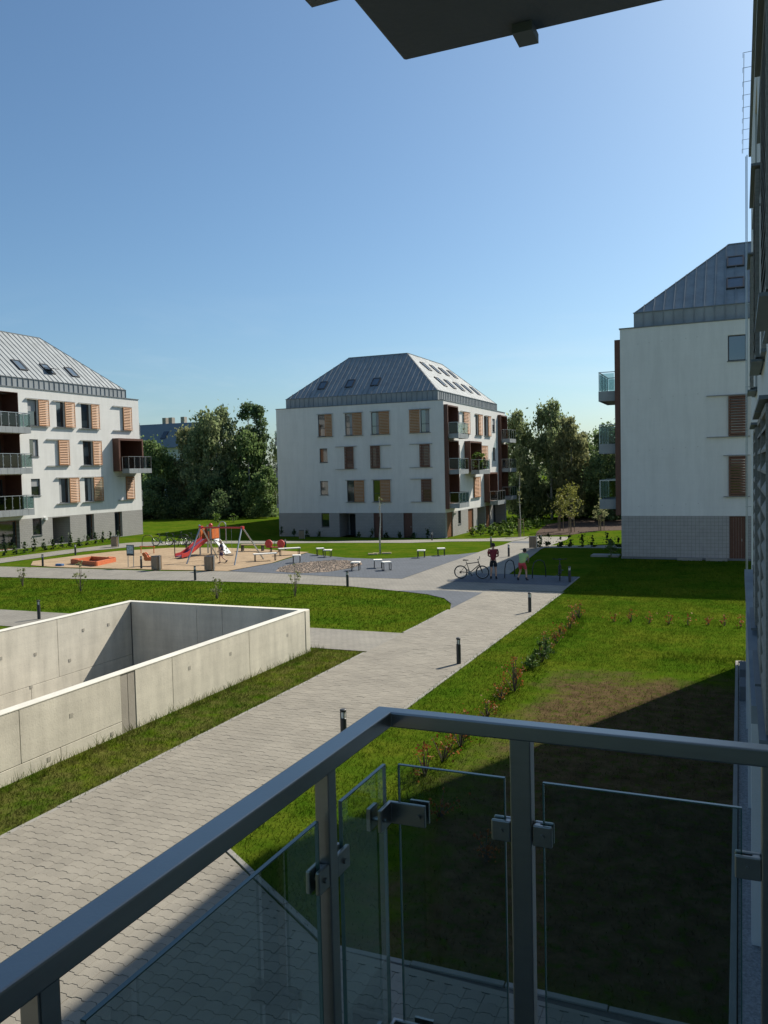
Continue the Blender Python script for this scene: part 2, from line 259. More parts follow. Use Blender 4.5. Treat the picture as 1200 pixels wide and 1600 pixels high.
# ------------------------------------------------------------------ helpers
ORG = {}
def tag(o, label=None, cat=None, group=None, kind=None):
    if label: o['label'] = label
    if cat: o['category'] = cat
    if group: o['group'] = group
    if kind: o['kind'] = kind
    return o
def empty(name, loc=(0, 0, 0), rz=0.0, label=None, cat=None, group=None):
    o = bpy.data.objects.new(name, None); COL.objects.link(o); o.location = loc; o.rotation_euler = (0, 0, rz); o.empty_display_size = 0.2
    ORG[o.name] = Vector((0, 0, 0))
    return tag(o, label, cat, group)
def wempty(name, loc, **kw):
    """an empty whose parts are given in world coordinates"""
    o = empty(name, loc, **kw); ORG[o.name] = Vector(loc); return o
class MB:
    def __init__(s): s.v = []; s.f = []
    def poly(s, pts):
        k = len(s.v); s.v += [tuple(p) for p in pts]; s.f.append(tuple(range(k, k+len(pts)))); return s
    def hexa(s, p):
        k = len(s.v); s.v += [tuple(q) for q in p]
        for f in ((0, 3, 2, 1), (4, 5, 6, 7), (0, 1, 5, 4), (1, 2, 6, 5), (2, 3, 7, 6), (3, 0, 4, 7)): s.f.append(tuple(k+i for i in f))
        return s
    def box(s, x0, x1, y0, y1, z0, z1):
        if x0 > x1: x0, x1 = x1, x0
        if y0 > y1: y0, y1 = y1, y0
        if z0 > z1: z0, z1 = z1, z0
        return s.hexa([(x0, y0, z0), (x1, y0, z0), (x1, y1, z0), (x0, y1, z0), (x0, y0, z1), (x1, y0, z1), (x1, y1, z1), (x0, y1, z1)])
    def tube(s, pts, r, n=8, cap=True):
        """round tube along a polyline; r a number or one per point"""
        P = [Vector(p) for p in pts]; rs = [r]*len(P) if isinstance(r, (int, float)) else r
        k0 = len(s.v); prev = None
        for i, p in enumerate(P):
            t = (P[min(i+1, len(P)-1)] - P[max(i-1, 0)]).normalized()
            if prev is None: a = t.orthogonal().normalized()
            else: a = (prev - t*prev.dot(t)); a = a.normalized() if a.length > 1e-6 else t.orthogonal().normalized()
            prev = a; b = t.cross(a)
            for j in range(n):
                w = 2*math.pi*j/n; s.v.append(tuple(p + (a*math.cos(w) + b*math.sin(w))*rs[i]))
        for i in range(len(P)-1):
            for j in range(n):
                s.f.append((k0+i*n+j, k0+i*n+(j+1) % n, k0+(i+1)*n+(j+1) % n, k0+(i+1)*n+j))
        if cap:
            s.f.append(tuple(k0+j for j in reversed(range(n)))); s.f.append(tuple(k0+(len(P)-1)*n+j for j in range(n)))
        return s
    def bar(s, p, q, w, h=None):
        """square bar from p to q"""
        P, Q = Vector(p), Vector(q); h = h or w; t = (Q-P).normalized(); up = Vector((0, 0, 1)) if abs(t.z) < 0.95 else Vector((0, 1, 0))
        a = t.cross(up).normalized()*w/2; b = a.cross(t).normalized()*h/2
        return s.hexa([P-a-b, P+a-b, P+a+b, P-a+b, Q-a-b, Q+a-b, Q+a+b, Q-a+b])
    def lathe(s, prof, c=(0, 0, 0), n=16):
        k0 = len(s.v); m = len(prof)
        for (r, z) in prof:
            for j in range(n): w = 2*math.pi*j/n; s.v.append((c[0]+r*math.cos(w), c[1]+r*math.sin(w), c[2]+z))
        for i in range(m-1):
            for j in range(n): s.f.append((k0+i*n+j, k0+i*n+(j+1) % n, k0+(i+1)*n+(j+1) % n, k0+(i+1)*n+j))
        s.f.append(tuple(k0+j for j in reversed(range(n)))); s.f.append(tuple(k0+(m-1)*n+j for j in range(n)))
        return s
    def torus(s, c, R, r, axis='Y', n=24, m=8, a0=0, a1=2*math.pi):
        k0 = len(s.v); full = abs(a1-a0-2*math.pi) < 1e-6; N = n if full else n+1
        for i in range(N):
            w = a0+(a1-a0)*i/n
            for j in range(m):
                u = 2*math.pi*j/m; rr = R+r*math.cos(u); o = r*math.sin(u); a, b = rr*math.cos(w), rr*math.sin(w)
                s.v.append({'Y': (c[0]+a, c[1]+o, c[2]+b), 'X': (c[0]+o, c[1]+a, c[2]+b), 'Z': (c[0]+a, c[1]+b, c[2]+o)}[axis])
        for i in range(n):
            for j in range(m):
                i2 = (i+1) % N; s.f.append((k0+i*m+j, k0+i*m+(j+1) % m, k0+i2*m+(j+1) % m, k0+i2*m+j))
        return s
    def ball(s, c, rx, ry=None, rz=None, n=12, m=8):
        ry = ry or rx; rz = rz or rx
        k0 = len(s.v)
        for i in range(m+1):
            t = math.pi*i/m
            for j in range(n):
                w = 2*math.pi*j/n; s.v.append((c[0]+rx*math.sin(t)*math.cos(w), c[1]+ry*math.sin(t)*math.sin(w), c[2]+rz*math.cos(t)))
        for i in range(m):
            for j in range(n): s.f.append((k0+i*n+j, k0+(i+1)*n+j, k0+(i+1)*n+(j+1) % n, k0+i*n+(j+1) % n))
        return s
    def prism(s, pts, z0, z1):
        k = len(s.v); n = len(pts); s.v += [(p[0], p[1], z0) for p in pts] + [(p[0], p[1], z1) for p in pts]
        s.f.append(tuple(reversed(range(k, k+n)))); s.f.append(tuple(range(k+n, k+2*n)))
        for i in range(n): s.f.append((k+i, k+(i+1) % n, k+n+(i+1) % n, k+n+i))
        return s
    def build(s, name, mat, parent=None, smooth=False, bevel=0.0, kind=None):
        me = bpy.data.meshes.new(name); o0 = Vector((0, 0, 0))
        if parent is not None: o0 = ORG.get(parent.name, o0)
        V = s.v if o0.length == 0 else [(a-o0.x, b-o0.y, c-o0.z) for a, b, c in s.v]
        me.from_pydata(V, [], s.f); me.validate()
        if bevel:
            bm = bmesh.new(); bm.from_mesh(me); bmesh.ops.recalc_face_normals(bm, faces=bm.faces)
            bmesh.ops.bevel(bm, geom=[e for e in bm.edges if len(e.link_faces) == 2 and e.calc_face_angle(0) > 0.5], offset=bevel, segments=2, affect='EDGES', profile=0.5); bm.to_mesh(me); bm.free()
        if smooth:
            for p in me.polygons: p.use_smooth = True
        me.materials.append(MT[mat]); o = bpy.data.objects.new(name, me); COL.objects.link(o)
        if parent is not None: o.parent = parent; ORG[o.name] = o0
        if kind: o['kind'] = kind
        return o
def np_mesh(name, V, F, mat, parent=None, kind=None, smooth=False):
    V = np.asarray(V, dtype=np.float32); F = np.asarray(F, dtype=np.int32)
    if parent is not None: V = V - np.array(ORG.get(parent.name, Vector((0, 0, 0))), dtype=np.float32)
    me = bpy.data.meshes.new(name); me.vertices.add(len(V)); me.vertices.foreach_set('co', V.ravel()); k = F.shape[1]
    me.loops.add(F.size); me.loops.foreach_set('vertex_index', F.ravel()); me.polygons.add(len(F))
    me.polygons.foreach_set('loop_start', np.arange(0, F.size, k, dtype=np.int32))
    me.update(calc_edges=True)
    me.polygons.foreach_set('use_smooth', np.full(len(F), smooth, dtype=bool))
    me.materials.append(MT[mat]); o = bpy.data.objects.new(name, me); COL.objects.link(o)
    if parent is not None: o.parent = parent; ORG[o.name] = ORG.get(parent.name, Vector((0, 0, 0)))
    if kind: o['kind'] = kind
    return o
KIDS = {}
def children(o): return [c for c in bpy.data.objects if c.parent == o]
def copy_tree(o, parent=None):
    c = o.copy(); COL.objects.link(c)
    if parent is not None: c.parent = parent
    for ch in children(o): copy_tree(ch, c)
    return c
def place(proto, first, loc, rz, label, group=None):
    """use the prototype itself for the first spot, a copy with its parts for the others"""
    o = proto if first else copy_tree(proto)
    o.location = loc; o.rotation_euler = (0, 0, rz); o['label'] = label
    if group: o['group'] = group
    return o
ORD = ['first', 'second', 'third', 'fourth', 'fifth', 'sixth', 'seventh', 'eighth', 'ninth', 'tenth', 'eleventh', 'twelfth', 'thirteenth', 'fourteenth', 'fifteenth', 'sixteenth', 'seventeenth', 'eighteenth', 'nineteenth', 'twentieth']
def gz(x, y):
    """ground height: level near the camera, falling gently towards the middle building"""
    w = min(1.0, max(0.0, (x+50)/5.0)); return -1.22*min(1.0, max(0.0, (y-54)/21.0))*w
# ------------------------------------------------------------------ ground, paths and lawns
def sheet(name, pts, off, mat, kind='structure', parent=None):
    bm = bmesh.new(); bm.faces.new([bm.verts.new((p[0], p[1], 0)) for p in pts]); ymax = max(p[1] for p in pts); bm.normal_update()
    if ymax > 54:
        for y in [54+1.5*i for i in range(15)]:
            bmesh.ops.bisect_plane(bm, geom=bm.verts[:]+bm.edges[:]+bm.faces[:], plane_co=(0, y, 0), plane_no=(0, 1, 0))
        for x in (-50, -45):
            bmesh.ops.bisect_plane(bm, geom=bm.verts[:]+bm.edges[:]+bm.faces[:], plane_co=(x, 0, 0), plane_no=(1, 0, 0))
    bm.normal_update(); bmesh.ops.triangulate(bm, faces=bm.faces[:])
    for v in bm.verts: v.co.z = gz(v.co.x, v.co.y)+off
    bmesh.ops.recalc_face_normals(bm, faces=bm.faces[:])
    if sum(f.normal.z for f in bm.faces) < 0: bmesh.ops.reverse_faces(bm, faces=bm.faces[:])
    me = bpy.data.meshes.new(name); bm.to_mesh(me); bm.free(); me.materials.append(MT[mat])
    o = bpy.data.objects.new(name, me); COL.objects.link(o)
    if parent is not None: o.parent = parent
    if kind: o['kind'] = kind
    return o
xs = sorted(set([-3000, -800, -300, -150, -100, -70, -50, -47.5, -45, -40, -30, -24, -18.5, -12.0, -7, -3, 0, 10, 30, 80, 300, 800, 3000]))
ys = sorted(set([-2000, -500, -100, -20, 0, 3, 21.8, 30, 42, 50] + [54+1.5*i for i in range(15)] + [76, 85, 100, 130, 200, 400, 1000, 4000]))
V = [(x, y, gz(x, y)) for y in ys for x in xs]; F = []
for j in range(len(ys)-1):
    for i in range(len(xs)-1):
        if -18.6 <= xs[i] and xs[i+1] <= -11.9 and 2.9 <= ys[j] and ys[j+1] <= 21.9: continue   # opening of the ramp
        k = j*len(xs)+i; F.append((k, k+1, k+1+len(xs), k+len(xs)))
np_mesh('ground', V, F, 'lawn', kind='structure')

# main path of interlocking pavers: bed, pavers and edging stones
def path_right(y): return 0.2 if y < 8.15 else (-7.0 if y > 9.9 else -4.4+(y-8.15)/(9.9-8.15)*(-2.6))
main_path = sheet('path', [(-10.2, 3), (0.28, 3), (0.28, 8.15), (-4.4, 8.15), (-7.0, 9.9), (-7.0, 35.6), (-10.2, 35.6)], 0.004, 'paver_joint')
PW = 0.2; PH = 0.16; AMP = 0.013; G = 0.0024
def paver_mesh():
    m = MB(); top = []; g = G
    wave = [(-PW/2+0.0006, -AMP), (-PW*0.32, -AMP), (-PW*0.2, AMP), (PW*0.2, AMP), (PW*0.32, -AMP), (PW/2-0.0006, -AMP)]
    lo = [(x, y-PH/2+g) for x, y in wave]; hi = [(x, y+PH/2-g) for x, y in wave]
    out = lo + hi[::-1]; n = len(out); ins = [(x*0.985, y*0.97) for x, y in out]
    m.v = [(x, y, 0.0) for x, y in out] + [(x, y, 0.014) for x, y in out] + [(x, y, 0.018) for x, y in ins]
    for i in range(n):
        j = (i+1) % n; m.f.append((i, j, n+j, n+i)); m.f.append((n+i, n+j, 2*n+j, 2*n+i))
    k = len(wave)
    for i in range(k-1): m.f.append((2*n+i, 2*n+i+1, 2*n+n-2-i, 2*n+n-1-i))
    return m
pv = paver_mesh(); spots = []
def to_px(x, y, z):
    d = Vector((x, y, z-5.4)); c = -d.dot(_back)
    return (600+1300*d.dot(_right)/c, 800-1300*d.dot(_up)/c, c) if c > 0.1 else (-9999, 0, 0)
y = 3.1
while y < 35.5:
    x = -10.2+PW/2
    while x < path_right(y+0.1)-PW/2+0.01 and x < path_right(y-0.1)-PW/2+0.01:
        spots.append((x, y)); x += PW
    y += PH
vis = []
for k, (x, y) in enumerate(spots):
    px, py, d = to_px(x, y, 0.02)
    if 5 < px < 1150 and 850 < py < 1590:
        rail_y = 1510-0.671*px if px < 607 else 1105+(px-607)*0.105
        if py < rail_y-12 or (py > rail_y+95 and px < 640): vis.append((d, k))
vis.sort(); near = set(k for _, k in vis[:300])
first = None; PVV = np.array(pv.v); stack = []; faces = []
for k, (x, y) in enumerate(spots):
    dz = rnd.gauss(0, 0.0014)+0.004; rz = rnd.gauss(0, 0.006)
    if k in near:
        if first is None:
            first = pv.build('paver', 'paver', None); o = first
        else:
            o = bpy.data.objects.new('paver', first.data); COL.objects.link(o)
        o.parent = main_path; o.location = (x, y, dz); o.rotation_euler = (rnd.gauss(0, 0.004), rnd.gauss(0, 0.004), rz)
    else:
        c, s_ = math.cos(rz), math.sin(rz); n0 = len(stack)*len(PVV)
        W = PVV.copy(); W[:, 0] = PVV[:, 0]*c-PVV[:, 1]*s_+x; W[:, 1] = PVV[:, 0]*s_+PVV[:, 1]*c+y; W[:, 2] += dz
        stack.append(W); faces.append(np.array(pv.f)+n0)
nv = sum(len(w) for w in stack); y = 3.1   # cut blocks along the slanting edge
while y < 10.2:
    if y > 8.0:
        xe = -10.2
        while xe+PW < path_right(y+0.1)+0.01 and xe+PW < path_right(y-0.1)+0.01: xe += PW
        q = [(xe+0.002, y-PH/2+G), (min(path_right(y-PH/2), -4.4 if y > 8.15 else 0.2), y-PH/2+G), (min(path_right(y+PH/2), -4.4 if y > 8.0 else 0.2), y+PH/2-G), (xe+0.002, y+PH/2-G)]
        if min(q[1][0], q[2][0]) > xe+0.01:
            stack.append(np.array([(a, b, 0.004) for a, b in q]+[(a, b, 0.021) for a, b in q])); faces.append(np.array([(4, 5, 6, 7), (0, 1, 5, 4), (1, 2, 6, 5), (2, 3, 7, 6), (3, 0, 4, 7)])+nv); nv += 8
    y += PH
np_mesh('pavers', np.concatenate(stack), np.concatenate(faces), 'paver', main_path, kind='stuff')
es = MB().box(-0.04, 0.04, -0.495, 0.495, -0.05, 0.022).build('edging_stone', 'edging', main_path, bevel=0.006); es.location = (-10.245, 3.6, 0)
def edge_run(x0, y0, x1, y1, skip=False):
    L = math.hypot(x1-x0, y1-y0); n = int(L); rz = math.atan2(y1-y0, x1-x0)-math.pi/2
    for i in range(n):
        t = (i+0.5)/n; o = bpy.data.objects.new('edging_stone', es.data); COL.objects.link(o); o.parent = main_path
        o.location = (x0+(x1-x0)*t, y0+(y1-y0)*t, rnd.gauss(0, 0.003)); o.rotation_euler = (0, 0, rz+rnd.gauss(0, 0.004)); o.scale = (1, L/n, 1)
edge_run(-10.245, 4.1, -10.245, 22.2); edge_run(-6.955, 9.95, -6.955, 35.6); edge_run(-4.36, 8.22, -6.95, 9.95); edge_run(-0.15, 8.19, -4.36, 8.19)
edge_run(-10.245, 25.35, -10.245, 30.0)

# far paving
sheet('forecourt', [(-10.2, -16), (0.28, -16), (0.28, 2.98), (-10.2, 2.98)], 0.018, 'paving_far')
LOW = [(-60, 33.1), (-37.5, 33.6), (-32.4, 34.0), (-25.4, 34.84), (-20.5, 35.15), (-17, 35.0), (-14, 34.1), (-12.4, 33.5), (-11.3, 32.6), (-10.6, 31.4), (-10.2, 30.1)]
sheet('plaza', LOW + [(-10.2, 35.6), (-7.0, 35.6), (-7.1, 40.6), (-10.7, 40.9), (-12.1, 55.5), (-13.4, 66.8), (-14.6, 78.0), (-18.3, 78.0), (-17.6, 68.5), (-16.2, 60.5), (-15.4, 54), (-15.35, 37.95), (-18.8, 37.9), (-22.4, 38.4), (-26.1, 38.7), (-30, 37.95), (-39, 37.8), (-60, 36.9)], 0.018, 'paving_far')
sheet('cross_path', [(-60, 22.35), (-10.2, 22.35), (-10.2, 25.25), (-60, 25.0)], 0.018, 'paving_far')
sheet('garden_path', [(-43.6, 37.85), (-43.65, 42.4), (-43.75, 46.75), (-42.6, 50.3), (-40, 53.2), (-37, 54.8), (-33.85, 55.5), (-31.4, 58.2), (-28.1, 60.2), (-24.2, 61.5), (-22.4, 65.9), (-19.2, 68.2), (-17.75, 68.6), (-18.4, 78), (-21.8, 75.2), (-25, 71), (-29, 66.2), (-32.5, 62.6), (-36.5, 61.2), (-40, 60.2), (-43.4, 57.4), (-45.6, 53), (-46.2, 47), (-46.3, 37.5)], 0.022, 'paving_far')
sheet('house_path', [(-12.2, 56.0), (-7.2, 57.2), (2, 58.0), (2, 63.6), (-8.1, 62.6), (-12.75, 60.0)], 0.021, 'paving_far')
SL = 0.024
sheet('slate_paving', [(-26.0, 38.75), (-25.6, 42.93), (-26.45, 48.7), (-24.89, 47.54), (-22.53, 46.43), (-20.23, 46.14), (-18.55, 47.19), (-17.5, 48.7), (-16.2, 49.6), (-15.37, 51.2), (-15.37, 37.97), (-18.8, 37.92), (-22.4, 38.42)], SL, 'paving_slate')
sheet('slate_wedge', [(-14.0, 34.12), (-12.4, 33.52), (-11.3, 32.62), (-10.6, 31.42), (-10.22, 30.3), (-10.22, 34.5), (-12.2, 34.75)], SL, 'paving_slate')
sheet('bike_bay', [(-12.9, 37.6), (-7.15, 37.4), (-7.17, 40.58), (-10.68, 40.85), (-12.4, 40.9)], SL, 'paving_slate')
sheet('slate_corner', [(-16.9, 64.5), (-15.0, 64.0), (-15.5, 68.8), (-17.4, 68.4)], 0.028, 'paving_slate')
sheet('sand', [(-37.7, 38.1), (-40.4, 38.6), (-42.2, 40.5), (-41.9, 44.0), (-41.26, 47.3), (-38.75, 50.3), (-35, 51.0), (-31.67, 50.7), (-28.34, 49.6), (-26.6, 49.2), (-26.2, 45.6), (-25.7, 42.9), (-26.1, 38.78), (-30.8, 38.4)], 0.03, 'sand')
sheet('pebble_bed', [(-23.3, 39.2), (-24.0, 41.0), (-24.1, 42.6), (-23.3, 44.2), (-21.9, 45.0), (-20.6, 44.5), (-19.9, 43.2), (-19.8, 41.4), (-20.3, 39.6), (-21.5, 38.8)], 0.034, 'pebble_base')
sheet('soil', [(-18.0, 78.9), (-19.0, 84), (-20.2, 94), (-18, 108), (6, 110), (6, 92), (-8, 88.5), (-13.2, 85.4), (-14.8, 80.6)], 0.02, 'soil')
sheet('gravel_strip', [(-0.02, 8.25), (0.29, 8.25), (0.29, 24.1), (-0.02, 24.1)], 0.012, 'gravel')
st = tag(MB().box(-0.10, -0.03, 8.25, 24.15, -0.05, 0.05).box(-0.03, 0.3, 24.1, 24.17, -0.05, 0.05).build('kerb', 'edging', bevel=0.006), kind='structure')
# pebbles lying in their bed
PB = []; FB = []; base = np.array([(1, 0, 0), (0, 1, 0), (-1, 0, 0), (0, -1, 0), (0, 0, 1), (0, 0, -1)], float); fo = np.array([(0, 1, 4), (1, 2, 4), (2, 3, 4), (3, 0, 4), (1, 0, 5), (2, 1, 5), (3, 2, 5), (0, 3, 5)])
n = 0
while n < 1400:
    x, y = rnd.uniform(-24.2, -19.7), rnd.uniform(38.8, 45)
    if ((x+21.95)/2.15)**2+((y-41.9)/3.05)**2 > 1: continue
    r = rnd.uniform(0.03, 0.075); a = rnd.uniform(0, 6.28); b = base*np.array([r, r*rnd.uniform(0.6, 1), r*0.6]); c, s_ = math.cos(a), math.sin(a)
    PB.append(np.stack([b[:, 0]*c-b[:, 1]*s_+x, b[:, 0]*s_+b[:, 1]*c+y, b[:, 2]+0.04], 1)); FB.append(fo+6*n); n += 1
tag(np_mesh('pebbles', np.concatenate(PB), np.concatenate(FB), 'pebble', kind='stuff'), 'brown rounded pebbles filling the oval bed', 'pebbles')

# ------------------------------------------------------------------ grass blades on the nearer lawns
def blades(name, label, regions):
    Vs = []; Fs = []; k = 0
    for (x0, x1, y0, y1, dens, h0, h1, wdt, test) in regions:
        N = int((x1-x0)*(y1-y0)*dens); P = npr.uniform((x0, y0), (x1, y1), (N, 2))
        # clumping
        cl = np.sin(P[:, 0]*5.1+np.sin(P[:, 1]*3.3)*2)*np.sin(P[:, 1]*4.7+np.cos(P[:, 0]*2.9)*2)
        keep = npr.uniform(-1.6, 1, N) < cl+0.5
        P = P[keep]
        if test is not None: P = P[test(P[:, 0], P[:, 1])]
        N = len(P); a = npr.uniform(0, 6.283, N); h = npr.uniform(h0, h1, N)*(0.7+0.6*npr.random(N)); l = h*npr.uniform(0.2, 0.9, N); a2 = npr.uniform(0, 6.283, N)
        dx, dy = np.cos(a)*wdt/2, np.sin(a)*wdt/2; z = np.zeros(N)
        A = np.stack([P[:, 0]-dx, P[:, 1]-dy, z], 1); B = np.stack([P[:, 0]+dx, P[:, 1]+dy, z], 1); C = np.stack([P[:, 0]+np.cos(a2)*l, P[:, 1]+np.sin(a2)*l, h], 1)
        Vs.append(np.stack([A, B, C], 1).reshape(-1, 3)); Fs.append(np.arange(3*N).reshape(-1, 3)+k); k += 3*N
    return tag(np_mesh(name, np.concatenate(Vs), np.concatenate(Fs), 'blades', kind='stuff'), label, 'grass')
def t_right(x, y): return (x < -0.12) & ((y > 9.95) | (x > -4.4-(y-8.2)*1.514)) & ((x < -4.6) | (y > 22.5) | (npr.random(len(x)) < 0.35))
def t_mid(x, y):
    lx = np.array([p[0] for p in LOW]); ly = np.array([p[1] for p in LOW]); return y < np.interp(x, lx, ly)-0.08
blades('grass', 'short mown green grass covering the lawns between the paths', [
    (-6.9, -0.12, 8.25, 36, 620, 0.03, 0.065, 0.014, t_right), (-6.95, 0.3, 36, 49, 130, 0.05, 0.08, 0.03, None), (-0.12, 0.28, 24.2, 36, 560, 0.03, 0.065, 0.014, None),
    (-5.4, -4.85, 10, 30, 160, 0.10, 0.22, 0.018, None), (-2.3, 0.2, 23.7, 24.8, 260, 0.06, 0.2, 0.018, lambda x, y: npr.random(len(x)) < np.clip((x+2.4)/1.2, 0.05, 1)*np.exp(-((y-24.25)/0.4)**2)),
    (-10.36, -10.2, 4, 22.3, 500, 0.03, 0.09, 0.014, None), (-6.98, -6.88, 10, 35.5, 500, 0.03, 0.09, 0.014, None), (-11.85, -10.3, 4, 22.3, 900, 0.03, 0.08, 0.014, None), (-11.87, -11.55, 4, 22.3, 420, 0.08, 0.24, 0.014, None),
    (-40, -10.2, 25.3, 35.2, 190, 0.04, 0.08, 0.028, t_mid), (-18.6, -11.9, 21.95, 22.3, 300, 0.05, 0.1, 0.02, None)])

# ------------------------------------------------------------------ concrete walls of the ramp
ramp = wempty('ramp_wall', (-15, 21.9, 0), label='pale cast concrete walls around the sunken ramp beside the path', cat='retaining wall')
def wall_panels(axis, segs, a0, a1, z0, z1, mat='concrete', name='wall_panel', gap=0.0045):
    for (s0, s1) in segs:
        m = MB()
        if axis == 'Y': m.box(a0, a1, s0+gap, s1-gap, z0, z1)
        else: m.box(s0+gap, s1-gap, a0, a1, z0, z1)
        m.build(name, mat, ramp, bevel=0.008)
wall_panels('Y', [(3, 5.6), (5.6, 8.2), (8.2, 10.95), (10.95, 13.62)], -12.12, -11.9, 0.27, 1.262)
wall_panels('Y', [(3, 6.2), (6.2, 9.4), (9.4, 11.9), (11.9, 13.62)], -12.12, -11.902, -0.3, 0.261, name='base_panel')
wall_panels('Y', [(14.07, 15.34), (15.34, 18.58), (18.58, 21.66)], -12.12, -11.9, -0.3, 1.262)
wall_panels('Y', [(13.62, 13.84), (13.84, 14.07)], -12.12, -11.912, -0.3, 1.262, mat='concrete_strip', name='expansion_strip')
wall_panels('Y', [(21.66, 21.93)], -12.12, -11.885, -0.3, 1.262, name='end_pier')
MB().box(-12.116, -11.93, 3, 21.9, -2.6, 1.25).build('core', 'joint', ramp)
wall_panels('Y', [(3, 8), (8, 13), (13, 15.75), (15.75, 18.46), (18.46, 21.67)], -18.62, -18.4, -0.45, 1.262)
wall_panels('Y', [(3, 9), (9, 14.2), (14.2, 17.4), (17.4, 21.67)], -18.62, -18.4, -2.6, -0.459, name='base_panel')
MB().box(-18.6, -18.42, 3, 21.9, -2.6, 1.25).build('core', 'joint', ramp)
wall_panels('X', [(-18.38, -15.81), (-15.81, -14.85), (-14.85, -12.14)], 21.68, 21.9, -2.4, 1.262)
MB().box(-18.6, -12.13, 21.7, 21.88, -2.6, 1.25).build('core', 'joint', ramp)
for args in ((-12.128, -11.892, 3, 21.93), (-18.628, -18.392, 3, 21.67), (-18.628, -12.128, 21.672, 21.908)):
    MB().box(args[0], args[1], args[2], args[3], 1.258, 1.285).build('sunlit_top', 'concrete_sunlit', ramp, bevel=0.008)  # thin overlay added as the sunlit top of each wall
for (y, z) in ((15.98, 0.86), (17.7, 0.83), (13.3, 0.10), (11.6, 0.14), (9.4, 0.55), (20.6, 0.75), (12.2, 0.8)):
    MB().box(-11.91, -11.896, y-0.045, y+0.045, z-0.045, z+0.045).build('tie_plug', 'plug', ramp)
for (y, z) in ((17.6, 0.41), (18.9, -0.05), (17.4, -0.48), (19.5, 0.75), (20.6, 0.72), (16.4, 0.55)):
    MB().box(-18.404, -18.39, y-0.045, y+0.045, z-0.045, z+0.045).build('tie_plug', 'plug', ramp)
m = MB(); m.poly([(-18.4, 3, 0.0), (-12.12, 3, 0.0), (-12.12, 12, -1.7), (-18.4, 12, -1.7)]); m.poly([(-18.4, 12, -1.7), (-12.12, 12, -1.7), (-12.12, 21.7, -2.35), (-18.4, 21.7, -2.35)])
m.build('ramp_floor', 'concrete_strip', ramp)
